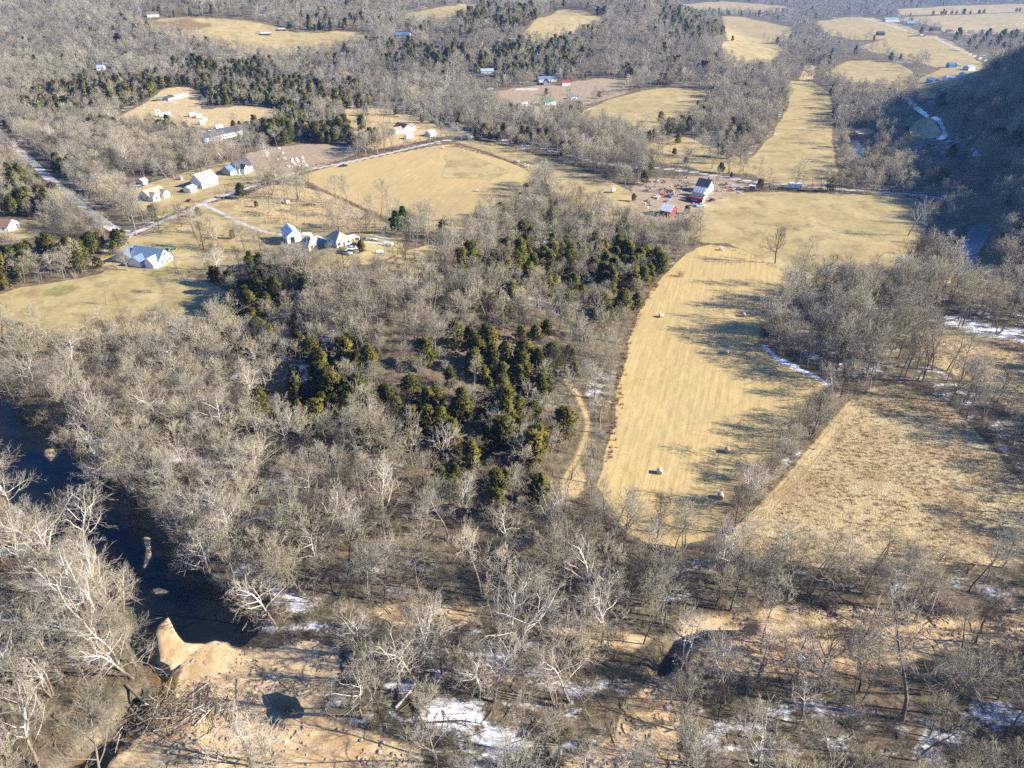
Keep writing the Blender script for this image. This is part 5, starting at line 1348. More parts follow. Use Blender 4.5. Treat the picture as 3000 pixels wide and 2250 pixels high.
house('barn', 'far dark hay shed below the striped hill field', (2571, 104), (2592, 104), 12, 4, 3, 'siding_brown', 'roof_slate', nwin=0, cat='barn')
house('shed', 'far red roofed shed at the lane junction', (2774, 96), (2790, 96), 9, 4, 2, 'siding_white', 'roof_red', nwin=0, cat='shed')
house('house', 'far pale house on the hill above the hilltop pasture', (432, 51), (466, 49), 14, 4, 3, 'siding_white', 'roof_brown', nwin=3)
house('shelter', 'long low livestock shelter with pale roof on the hilltop pasture', (764, 103), (792, 104), 8, 2.6, 1.2, 'siding_brown', 'roof_white', nwin=0, cat='shed')
house('shelter', 'second livestock shelter with pale roof higher on the hilltop pasture', (816, 91), (836, 91), 8, 2.6, 1.2, 'siding_brown', 'roof_white', nwin=0, cat='shed')
house('house', 'pale house glimpsed in the wood right of the hilltop pasture', (1160, 110), (1200, 108), 12, 3.4, 2.6, 'siding_cream', 'roof_bluegrey', nwin=3)
house('house', 'pale blue roofed house hidden in the grey wood above the cedars', (284, 206), (304, 206), 9, 3, 2.4, 'siding_white', 'roof_blue', nwin=2)
house('outhouse', 'tiny cream outhouse in the dry weed lot', (840, 598), (849, 596), 2.6, 2.6, .8, 'siding_cream', 'roof_brown', nwin=0, cat='shed')
house('shed', 'tiny wooden shed on the lawn below the paddock trees', (531, 528), (537, 527), 2.2, 2.0, .6, 'siding_cream', 'roof_grey', nwin=0, cat='shed')

# ------------------------------------------------------------------ vehicles and trailers
WHEEL = None
def wheel(root, x, y, r, w=.24):
    t = MB().cyl((x, y - w / 2, r), (x, y + w / 2, r), r, r, 12).build('wheel', 'tyre', root)
    MB().cyl((x, y - w / 2 - .01, r), (x, y + w / 2 + .01, r), r * .55, r * .55, 8).build('rim', 'steel', t)
def car(name, label, uv, yaw, paint, kind='sedan', cat='car'):
    root = empty(name, PG(*uv), yaw)
    if kind == 'pickup':
        MB().prism([(-2.7, .45), (2.7, .45), (2.75, .95), (1.5, 1.1), (.9, 1.12), (-2.7, 1.12)], -.95, .95).build('body', paint, root, .05)
        MB().prism([(-.7, 1.12), (1.05, 1.12), (.55, 1.8), (-.55, 1.8)], -.82, .82).build('cabin', 'glass', root, .03)
        MB().box(-.5, .5, -.78, .78, 1.78, 1.86).build('cabin_roof', paint, root); MB().box(-2.55, -.85, -.8, .8, 1.10, 1.14).build('cargo_bed', 'paint_black', root)
    else:
        MB().prism([(-2.2, .35), (2.2, .35), (2.25, .75), (1.3, .95), (-1.7, 1.0), (-2.2, .9)], -.9, .9).build('body', paint, root, .05)
        MB().prism([(-1.6, .98), (1.0, .95), (.35, 1.42), (-1.0, 1.42)], -.78, .78).build('cabin', 'glass', root, .03)
        MB().box(-.95, .3, -.74, .74, 1.40, 1.47).build('cabin_roof', paint, root)
    for sx in (-1.45, 1.4):
        for sy in (-.85, .85): wheel(root, sx * (1.15 if kind == 'pickup' else 1), sy, .38)
    for sy in (-.65, .65): MB().box(2.2 if kind != 'pickup' else 2.7, 2.27 if kind != 'pickup' else 2.77, sy - .18, sy + .18, .62, .8).build('headlight', 'paint_white', root)
    tag(root, label, cat); return root
def camper(name, label, A, B, W=2.5, h=2.6, paint='paint_white', stripe='siding_grey', cat='trailer'):
    root = empty(name); L = put(root, A, B, W)
    MB().prism([(-L / 2, .55), (L / 2 - .4, .55), (L / 2, 1.2), (L / 2 - .15, h + .45), (L / 2 - .5, h + .6), (-L / 2 + .2, h + .6), (-L / 2, h + .3)], -W / 2, W / 2).build('body', paint, root, .06)
    MB().box(-L / 2 + .2, L / 2 - .5, -W / 2 - .02, -W / 2, 1.0, 1.2).build('stripe', stripe, root)
    for i in range(max(2, int(L / 2.4))): window(root, -L / 2 + 1.0 + i * (L - 2) / max(1, int(L / 2.4) - 1 + .001), -W / 2, 1.7, .8, .6)
    MB().box(-.5, .5, -.5, .5, h + .6, h + .85).build('roof_vent', 'siding_grey', root)
    for s in (-1, 1): wheel(root, -.5, s * (W / 2 - .2), .36); wheel(root, .4, s * (W / 2 - .2), .36)
    MB().box(L / 2 - .2, L / 2 + 1.1, -.08, .08, .45, .57).build('hitch', 'steel', root)
    tag(root, label, cat); return root
def box_trailer(name, label, A, B, W=2.6, h=3.6, paint='paint_white', cat='trailer'):
    root = empty(name); L = put(root, A, B, W)
    MB().box(-L / 2, L / 2, -W / 2, W / 2, 1.0, h).build('body', paint, root, .05); MB().box(-L / 2 + .3, L / 2 - .3, -.5, .5, .7, 1.0).build('chassis', 'paint_black', root)
    for x in (-L / 2 + 1.4, -L / 2 + 2.6):
        for s in (-1, 1): wheel(root, x, s * (W / 2 - .25), .5)
    MB().box(L / 2 - 2.2, L / 2 - 2.0, -.8, .8, 0, 1.0).build('landing_leg', 'steel', root); tag(root, label, cat); return root
def tractor(name, label, uv, yaw, paint, loader=True):
    root = empty(name, PG(*uv), yaw)
    MB().box(-.2, 1.9, -.38, .38, .75, 1.45).build('hood', paint, root, .05); MB().box(-1.1, -.2, -.55, .55, .7, 1.1).build('rear_body', paint, root, .03)
    MB().box(-.75, -.3, -.3, .3, 1.1, 1.6).build('seat', 'paint_black', root)
    for s in (-1, 1):
        wheel(root, -.75, s * .85, .80, .42); wheel(root, 1.45, s * .65, .48, .3); MB().box(-1.15, -.35, s * .82 - .25, s * .82 + .25, 1.58, 1.66).build('fender', paint, root)
    MB().cyl((1.3, .1, 1.45), (1.3, .1, 2.1), .05, .05, 6).build('exhaust', 'paint_black', root)
    if loader:
        MB().prism([(1.0, 1.2), (2.9, .6), (2.9, .75), (1.0, 1.4)], -.62, -.5).build('loader_arm', paint, root); MB().prism([(1.0, 1.2), (2.9, .6), (2.9, .75), (1.0, 1.4)], .5, .62).build('loader_arm', paint, root)
        MB().prism([(2.8, .25), (3.5, .2), (3.0, .9), (2.8, .9)], -.95, .95).build('bucket', 'steel', root)
    tag(root, label, 'tractor'); return root
car('car', 'bright red car parked beside the road junction', (556, 590), R(-35), 'paint_red')
car('pickup_truck', 'dark red pickup behind the white garage', (541, 561), R(-20), 'paint_maroon', 'pickup', 'pickup')
tractor('tractor', 'green tractor beside the blue roofed farmhouse', (497, 735), R(60), 'paint_green')
car('pickup_truck', 'silver pickup parked below the white cottage', (1015, 744), R(-28), 'paint_silver', 'pickup', 'pickup')
car('car', 'white car half hidden by the cedar near the silver pickup', (1033, 731), R(10), 'paint_white')
car('car', 'black car parked on the porch side of the white cottage', (1040, 720), R(8), 'paint_black')
car('pickup_truck', 'dark pickup standing in the golden hay field by the road', (1007, 488), R(25), 'paint_black', 'pickup', 'pickup')
car('car', 'white car at the upper end of the hay field hedgerow', (1511, 475), R(-20), 'paint_white'); car('car', 'white car parked under brush at the end of the hay field hedgerow', (1539, 486), R(5), 'paint_white')
car('car', 'silver car on the brown yard below the maroon container', (2034, 602), R(0), 'paint_silver'); car('car', 'dark car on grass right of the maroon container', (2086, 588), R(40), 'paint_black')
car('pickup_truck', 'white pickup at the end of the container yard', (2052, 605), R(12), 'paint_white', 'pickup', 'pickup')
car('car', 'grey car beside the red sided barn', (1995, 636), R(0), 'paint_silver'); car('car', 'pale car left of the red sided barn', (1906, 625), R(60), 'paint_silver')
car('car', 'white car among scrap on the left of the scrap yard', (1924, 578), R(10), 'paint_white'); car('car', 'red car among scrap beside the white car', (1939, 574), R(30), 'paint_red'); car('car', 'blue grey car in the middle of the scrap yard', (1957, 578), R(-10), 'paint_blue')
car('car', 'silver car beside the fence row on the creek road', (2172, 534), R(3), 'paint_silver')
car('pickup_truck', 'black flatbed pickup with open doors on the pasture edge', (2200, 560), R(10), 'paint_black', 'pickup', 'pickup')
tractor('tractor', 'orange tractor on the pasture edge by the fence row', (2251, 550), R(-150), 'paint_orange'); tractor('tractor', 'yellow loader parked behind the grey farmhouse', (2124, 541), R(200), 'paint_yellow')
camper('travel_trailer', 'long white travel trailer parked on the pasture by the road', (2308, 553), (2349, 555), 2.6, 2.9)
box_trailer('flatbed_trailer', 'pale flat cargo trailer beside the black pickup', (2192, 550), (2218, 554), 2.4, 1.6)
camper('travel_trailer', 'white camper parked by the drive of the black roofed house', (1191, 409), (1213, 405))
box_trailer('semi_trailer', 'long white box trailer beside the cedars', (467, 344), (502, 342), 2.6, 4.0)
def arch(name, label, uv, yaw):
    root = empty(name, PG(*uv), yaw)
    for s in (-1, 1): MB().box(s * 1.6 - .35, s * 1.6 + .35, -.4, .4, -.3, 4.2).build('upright', 'paint_white', root, .05)
    MB().box(-1.95, 1.95, -.42, .42, 4.2, 5.0).build('crossbar', 'paint_white', root, .05); tag(root, label, 'gantry')
arch('gantry_frame', 'white arched frame standing beside the box trailer', (464, 338), R(10))
camper('travel_trailer', 'upper white camper in the golden grass', (557, 343), (575, 340)); camper('travel_trailer', 'white camper right of the first in the golden grass', (577, 347), (592, 343)); camper('travel_trailer', 'white camper nearest the cedars in the golden grass', (588, 367), (603, 363), 2.6, 3.0); camper('travel_trailer', 'short white camper below two others in golden grass', (596, 357), (609, 355))
car('pickup_truck', 'white pickup on the drive of the long building', (622, 384), R(15), 'paint_white', 'pickup', 'pickup'); box_trailer('cargo_trailer', 'white cargo trailer behind the long building', (634, 380), (655, 377), 2.5, 3.3)
box_trailer('flatbed_trailer', 'flat utility trailer with a mower in the weeds', (848, 748), (866, 744), 2.0, 1.3, 'steel')
def tank(name, label, uv, yaw, r=.8, L=4.2):
    root = empty(name, PG(*uv), yaw)
    MB().cyl((-L / 2, 0, r + .5), (L / 2, 0, r + .5), r, r, 14).build('shell', 'paint_white', root)
    for s in (-1, 1): MB().cyl((s * L / 2, 0, r + .5), (s * (L / 2 + .45), 0, r + .5), r, r * .45, 14).build('end_cap', 'paint_white', root); MB().box(s * L * .3 - .15, s * L * .3 + .15, -r * .7, r * .7, -.2, .9).build('leg', 'steel', root)
    MB().cyl((0, 0, 2 * r + .45), (0, 0, 2 * r + .75), .2, .2, 8).build('valve_cover', 'paint_white', root); tag(root, label, 'tank')
tank('propane_tank', 'large white tank beside the open white barn', (901, 699), R(-10), 1.3, 4.0); tank('propane_tank', 'white tank standing alone at the edge of the wood', (1795, 564), R(60), 1.1, 2.6); tank('propane_tank', 'white tank under the trees below the pines', (1138, 722), R(-20)); tank('propane_tank', 'small white tank in brush by the pale clearing', (1112, 744), R(10), .6, 2.4)
# white huts on the paddock
for i, (a, b) in enumerate([(828, 449), (886, 463), (858, 476), (869, 467), (899, 486), (877, 488), (818, 436), (815, 468), (782, 449), (846, 489), (890, 476), (864, 482), (835, 466), (872, 474), (856, 468)]):
    root = empty('animal_hut', PG(a, b), random.uniform(0, 3))
    MB().prism([(-.9, -.1), (.9, -.1), (.7, .75), (0, 1.25), (-.7, .75)], -.8, .8).build('shell', 'paint_white', root, .03); MB().prism([(-.3, 0), (.3, 0), (.3, .5), (0, .7), (-.3, .5)], -.83, -.79).build('doorway', 'opening', root)  # dark sheet on each solid shell paints the shade inside its doorway
    tag(root, 'small white hut standing on the bare reddish paddock', 'hut', 'white huts on the paddock')
# round bales
BB = MB(); NB = 18
BALE = None
def bale(uv, yaw, label):
    global BALE
    if BALE is None:
        m = MB()
        for j in range(1): pass
        prof = [(-.76, .60), (-.70, .74), (-.3, .78), (.3, .78), (.70, .74), (.76, .60)]
        for (x0, r0), (x1, r1) in zip(prof[:-1], prof[1:]): m.cyl((x0, 0, 0), (x1, 0, 0), r0, r1, NB)
        wrap = m.mesh('wrap', 'bale_wrap'); e = MB()
        for s in (-1, 1):
            for q in range(4): e.cyl((s * (.76 + .01 * q), 0, 0), (s * (.77 + .012 * q), 0, 0), .60 - .15 * q, .58 - .15 * q, NB)
        BALE = (wrap, e.mesh('straw_end', 'bale_end'))
    p = PG(*uv); root = empty('hay_bale', (p.x, p.y, p.z + .72), yaw); root.scale = (1.05, 1.05, 1.0)
    mesh_obj('wrap', BALE[0], root); mesh_obj('straw_end', BALE[1], root); tag(root, label, 'hay bale', 'round hay bales left on the fields')
for uv, yw, lb in [((1937, 929), 10, 'pale round bale in the upper left of the long hay field'), ((2178, 927), 80, 'round bale in the shadow tongue by the tall wood edge'), ((2128, 1036), 60, 'brownish round bale lying between two shadow bands'),
    ((2131, 1325), 85, 'pale round bale at the tip of long shadows near the hedge'), ((1932, 1386), 80, 'pale round bale out in the lower middle of the long hay field'), ((2110, 1459), 75, 'pale round bale beside the dark hedge at the field foot'),
    ((1398, 561), 10, 'round bale near the wood on the golden hay field'), ((1298, 435), 20, 'round bale near the road on the golden hay field'), ((1285, 719), 0, 'round bale on the pale clearing beside a utility pole'), ((2113, 733), 5, 'round bale beside the ditch between pasture and hay field')]: bale(uv, R(yw), lb)
# utility poles
POLE = None
for uv, h, lb in [((402, 691), 11, 'utility pole at the gravel crossroads near the farmhouse'), ((359, 706), 8, 'utility pole beside the snowy farmhouse drive'), ((574, 594), 8.5, 'utility pole beside the red car'), ((627, 591), 9, 'utility pole in front of the bright white house'),
    ((781, 655), 7.5, 'utility pole along the drive to the barn'), ((861, 526), 9.5, 'utility pole at the corner of the golden hay field'), ((890, 505), 9.5, 'utility pole between road and paddock'), ((884, 702), 7, 'utility pole at the open barn'),
    ((1108, 460), 15, 'tall utility pole on the road bank above the hay field'), ((1055, 610), 9, 'utility pole in the hay field hedgerow'), ((1273, 705), 10, 'utility pole beside the bale on the pale clearing'), ((1386, 402), 7, 'utility pole at the road bend'),
    ((2184, 474), 8, 'utility pole at the edge of the long valley strip'), ((2031, 531), 9, 'utility pole behind the grey farmhouse'), ((1685, 314), 12, 'utility pole by the pale grey trailer home'), ((1260, 421), 8, 'utility pole below the small white garage'),
    ((496, 80), 16, 'utility pole by the dark pond on the hilltop pasture'), ((604, 104), 16, 'utility pole on the slope of the hilltop pasture'), ((744, 133), 16, 'utility pole at the low edge of the hilltop pasture'), ((877, 95), 16, 'utility pole at the right end of the hilltop pasture'), ((695, 515), 8, 'white utility post in front of the dark slate house')]:
    p = PG(*uv); root = empty('utility_pole', p); 
    MB().cyl((0, 0, -.5), (0, 0, h), .17, .12, 8).build('pole', 'pole_wood', root); MB().box(-1.1, 1.1, -.06, .06, h - .9, h - .75).build('crossarm', 'pole_wood', root)
    for q in (-1, -.4, .4, 1): MB().cyl((q, 0, h - .75), (q, 0, h - .55), .05, .04, 6).build('insulator', 'paint_white', root)
    tag(root, lb, 'utility pole')
# concrete slab crossing on the far right river
root = empty('concrete_crossing'); L = put(root, (2812, 731), (2884, 760), 4.0); root.location.z -= .8
MB().box(-L / 2, L / 2, -2, 2, -1.2, .35).build('deck', 'concrete', root, .08)
for i in range(5): MB().box(-L / 2 + i * L / 4 * .96, -L / 2 + i * L / 4 * .96 + .5, -2.3, 2.3, -2.4, -.3).build('pier', 'concrete', root)
for s in (-1, 1): MB().box(-L / 2, L / 2, s * 1.9 - .12, s * 1.9 + .12, .35, .6).build('kerb', 'concrete', root)
tag(root, 'low concrete slab bridge over the blue pool', 'bridge')
# scrap in the farm yard: single pieces
jr = random.Random(5)
JM = ['rust', 'rust', 'lumber', 'lumber', 'steel', 'paint_white', 'siding_brown', 'siding_brown', 'siding_grey', 'siding_grey', 'roof_white', 'tarp_blue', 'paint_red']
def scrap(uv, i):
    p = PG(*uv); kind = jr.choice(['boards', 'drum', 'crate', 'sheet', 'frame']); mt = jr.choice(JM); rz = jr.uniform(0, 3.1)
    cn = {'rust': 'rusty', 'lumber': 'tan', 'steel': 'grey metal', 'paint_white': 'white', 'tarp_blue': 'blue', 'siding_brown': 'brown', 'siding_grey': 'grey', 'paint_orange': 'orange', 'roof_white': 'pale', 'paint_red': 'red'}[mt]
    if kind == 'boards':
        root = empty('board_pile', p, rz); base = None
        for k in range(jr.randint(4, 7)): MB().box(-1.6 + jr.uniform(-.4, .4), 1.6 + jr.uniform(-.4, .4), -.7 + k * .24, -.5 + k * .24, .02 + .12 * (k % 3), .14 + .12 * (k % 3)).build('board', mt, root)
        lb = '%s board pile among the farm scrap' % cn; ct = 'scrap'
    elif kind == 'drum':
        root = empty('steel_drum', p, rz); MB().cyl((0, 0, 0), (0, 0, 1.1), .45, .45, 12).build('shell', mt, root); MB().cyl((0, 0, 1.1), (0, 0, 1.14), .47, .47, 12).build('lid', mt, root)
        for z_ in (.35, .7): MB().cyl((0, 0, z_), (0, 0, z_ + .05), .48, .48, 12).build('hoop', mt, root)
        lb = '%s upright drum among the farm scrap' % cn; ct = 'drum'
    elif kind == 'crate':
        root = empty('crate', p, rz); MB().box(-.8, .8, -.6, .6, .05, 1.0).build('body', mt, root, .03)
        for q in (-.78, 0, .78): MB().box(q - .07, q + .07, -.66, .66, .02, 1.04).build('slat', 'lumber', root)
        lb = '%s crate among the farm scrap' % cn; ct = 'crate'
    elif kind == 'sheet':
        root = empty('roofing_sheet', p, rz)
        for k in range(6): MB().prism([(-1.5, .1 + .02 * k), (1.5, .3), (1.5, .36), (-1.5, .16 + .02 * k)], -.9 + k * .3, -.9 + k * .3 + .27).build('corrugation', mt, root)
        lb = '%s roofing sheet lying among the farm scrap' % cn; ct = 'scrap'
    else:
        root = empty('machine_frame', p, rz)
        for s in (-.8, .8): MB().box(-1.7, 1.7, s - .08, s + .08, .4, .58).build('rail', mt, root)
        for q in (-1.2, 0, 1.2): MB().box(q - .07, q + .07, -.9, .9, .58, .7).build('crossbar', mt, root)
        for q in (-1.2, 1.2):
            for s in (-.9, .9): wheel(root, q, s, .4, .2)
        lb = '%s machine frame on wheels among the farm scrap' % cn; ct = 'machine'
    tag(root, lb, ct, 'scrap in the farm yard')
spots = []
while len(spots) < 62:
    a = jr.gauss(1985, 50); b = 552 + jr.gauss(0, 16)
    if 1885 < a < 2032 and 520 < b < 595: spots.append((a, b))
for k in range(18): spots.append((jr.uniform(2085, 2170), jr.uniform(537, 566)))
for k in range(6): spots.append((jr.uniform(1890, 1920), jr.uniform(588, 612)))
for k in range(4): spots.append((jr.uniform(1030, 1060), jr.uniform(725, 740)))
for i, s in enumerate(spots): scrap(s, i)
# brush pile in the weed lot, stone ring
def stick_pile(name, label, uv, rx, ry, hz, nlog, rlog, Llog, mat, seed, cat='brush pile', extra=0):
    r_ = np.random.default_rng(seed); root = empty(name, PG(*uv))
    for i in range(nlog):
        a = r_.normal(0, .45, 2) * np.array([rx, ry]); z_ = abs(r_.normal(0, .35)) * hz * max(.1, 1 - np.hypot(a[0] / rx, a[1] / ry)) + rlog
        d = nrm(np.array([r_.normal(), r_.normal() * .8, r_.normal() * .22])); L_ = Llog * r_.uniform(.5, 1.2); c = np.array([a[0], a[1], z_])
        m = MB(); m.cyl(c - d * L_ / 2, c + d * L_ / 2, rlog * r_.uniform(.8, 1.4), rlog * r_.uniform(.3, .7), 6)
        for k in range(2): q = c + d * L_ * r_.uniform(-.3, .4); e = nrm(d + r_.normal(0, .7, 3)); m.cyl(q, q + e * L_ * .25, rlog * .4, rlog * .12, 5)
        m.build('log', mat if r_.uniform() < .6 else 'bark', root)
    if extra:
        sg = Segs()
        for i in range(extra):
            a = r_.normal(0, .55, 2) * np.array([rx, ry]); p0 = np.array([a[0], a[1], abs(r_.normal(0, .4)) * hz * .7]); d = nrm(np.array([r_.normal(), r_.normal(), r_.normal() * .4]))
            sg.add(p0, p0 + d * Llog * .35 * r_.uniform(.4, 1.3), .05, 0, 3)
        o = mesh_obj('stick', seg_mesh('stick', sg, np.ones(len(sg.k), bool), SIDES, [M['brush_twig']], lambda q: 0), root); o['kind'] = 'stuff'
    tag(root, label, cat); return root
stick_pile('brush_pile', 'dark brush heap in the dry weed lot', (905, 600), 5, 2, 1.6, 22, .10, 3.0, 'bark_dark', 3, extra=160)
stick_pile('driftwood_pile', 'tangled driftwood jam where the river narrows at the sand bar', (560, 2075), 12, 6, 1.6, 80, .085, 4.0, 'bark_dead', 4, 'driftwood', 1500)
stick_pile('driftwood_pile', 'driftwood heap lodged under the near bank trees', (455, 2090), 6, 4, 1.3, 34, .09, 4.0, 'bark', 6, 'driftwood', 500)
stick_pile('driftwood_pile', 'dark root heap on the sandy flat', (2400, 1775), 5, 3, 2.6, 26, .09, 3.4, 'bark_dark', 7, 'driftwood', 200)
stick_pile('driftwood_pile', 'pale branch heap on the sandy flat', (2720, 1790), 7, 4, 2.6, 34, .09, 4.2, 'bark_dead', 8, 'driftwood', 300)
stick_pile('driftwood_pile', 'branch heap beside the creek bed snow', (1590, 2150), 5, 4, 2.2, 26, .09, 3.2, 'bark', 9, 'driftwood', 260)
stick_pile('driftwood_pile', 'root tangle beside the leaning trees of the flat', (2520, 1890), 4, 4, 3.0, 26, .10, 3.6, 'bark', 10, 'driftwood', 220)
stick_pile('driftwood_pile', 'snowy branch tangle under the bank opposite the gravel spit', (775, 1805), 4, 3, 2.0, 20, .09, 3.2, 'bark_dead', 12, 'driftwood', 160)
# fallen logs
lr = np.random.default_rng(31)
def fallen(uv0, uv1, r, label, mat='bark_dead', lift=.3):
    a = np.array(PG(*uv0)); b = np.array(PG(*uv1)); a[2] += r * .8; b[2] += r + lift
    root = empty('fallen_log', tuple(a)); d = b - a; L_ = np.linalg.norm(d); d = d / L_
    sg = Segs(); branch(sg, lr, np.zeros(3), d, L_, r, r * .3, 7, .05, 0, 0)
    seg_o = mesh_obj('trunk', seg_mesh('log_trunk', sg, np.ones(len(sg.k), bool), SIDES, [M[mat]], lambda q: 0), root)
    s2 = Segs(); pts = sg.b
    for i in range(12):
        p = pts[int(lr.integers(2, 7))]; e = nrm(side_dir(lr, d, R(lr.uniform(30, 70))) + np.array([0, 0, .35])); l = L_ * lr.uniform(.12, .3)
        s2.add(p, p + e * l, r * .3, r * .08, 2)
        for k in range(4): q = p + e * l * lr.uniform(.3, 1); s2.add(q, q + side_dir(lr, e, R(lr.uniform(20, 60))) * l * .5, r * .10, 0, 4)
    mesh_obj('branches', seg_mesh('log_branches', s2, np.ones(len(s2.k), bool), SIDES, [M[mat]], lambda q: 0), root)
    tag(root, label, 'log')
def toppled(uv, tip, h, elev, forms, fi, label):
    a = PG(*uv); b = PG(*tip); d = Vector((b.x - a.x, b.y - a.y, 0)).normalized(); d = (d * math.cos(R(elev)) + Vector((0, 0, math.sin(R(elev)))))
    f = forms[fi]; e = empty('leaning_tree', a); e.rotation_euler = d.to_track_quat('Z', 'Y').to_euler(); k = h / f[-1]; e.scale = (k, k, k)
    mesh_obj('trunk', f[0], e); mesh_obj('crown', f[1], e); tag(e, label, 'tree')
toppled((640, 1680), (466, 1618), 15, 14, NEAR['sycamore'], 1, 'white toppled sycamore reaching over the river from the right bank')
toppled((700, 1745), (618, 1722), 9, 18, NEAR['tall'], 1, 'tan toppled tree reaching over the black pool')
toppled((335, 1420), (188, 1396), 14, 24, NEAR['sycamore'], 2, 'pale tree bent far out over the upper river')
toppled((140, 1625), (250, 1440), 17, 42, NEAR['dead'], 0, 'dead white tree leaning steeply out of the left bank')
toppled((270, 1850), (150, 1700), 22, 66, NEAR['sycamore_multi'], 0, 'white leaning sycamore clump on the near bank above the spit')
toppled((360, 1960), (250, 1760), 18, 68, NEAR['sycamore'], 0, 'white sycamore leaning left above the river narrows')
toppled((60, 2010), (-60, 1960), 15, 48, NEAR['sycamore'], 3, 'white sycamore leaning low over the near bank')
toppled((2530, 1870), (2620, 1800), 11, 55, NEAR['sparse'], 1, 'dark tree leaning right on the orange sandy flat')
fallen((370, 2005), (470, 2105), .3, 'grey drift log lying beside the jam', 'bark', .4)
fallen((375, 2060), (462, 2165), .3, 'pale drift log pointing at the brown stream', 'bark', .4)
fallen((1160, 2075), (1222, 2020), .3, 'pale log standing out of the snow bank', lift=2.0); fallen((1200, 2050), (1262, 2130), .28, 'dark log lying across the bright snow', 'bark_dark')
fallen((1010, 1910), (1090, 1990), .3, 'grey log stack in shade at the edge of the sand bar', 'bark'); fallen((1000, 1965), (1080, 2010), .25, 'thin grey log below the log stack', 'bark'); fallen((1095, 1955), (1130, 1985), .25, 'short pale log in the bare wood', 'bark_dead')
fallen((2420, 1785), (2510, 1830), .26, 'straight tan log lying on the sandy flat', 'bark'); fallen((2850, 1925), (2950, 1960), .28, 'pale snow dusted log on the shaded flat'); fallen((2960, 1788), (3020, 1784), .28, 'white log on the sandy flat near the snow', lift=.2)
fallen((2210, 2230), (2290, 2250), .3, 'white log in the thicket right of the creek bed'); fallen((1300, 1960), (1340, 1978), .22, 'short dark log in the sandy wood', 'bark_dark'); fallen((2400, 1080), (2425, 1095), .25, 'pale log in the tall wood near the snow strip', lift=.3); fallen((2630, 930), (2660, 934), .25, 'pale log on the snowy floor of the tall wood', lift=.2)
fallen((1270, 2118), (1415, 2112), .22, 'thin dark log lying level across the snow', 'bark_dark', .4)

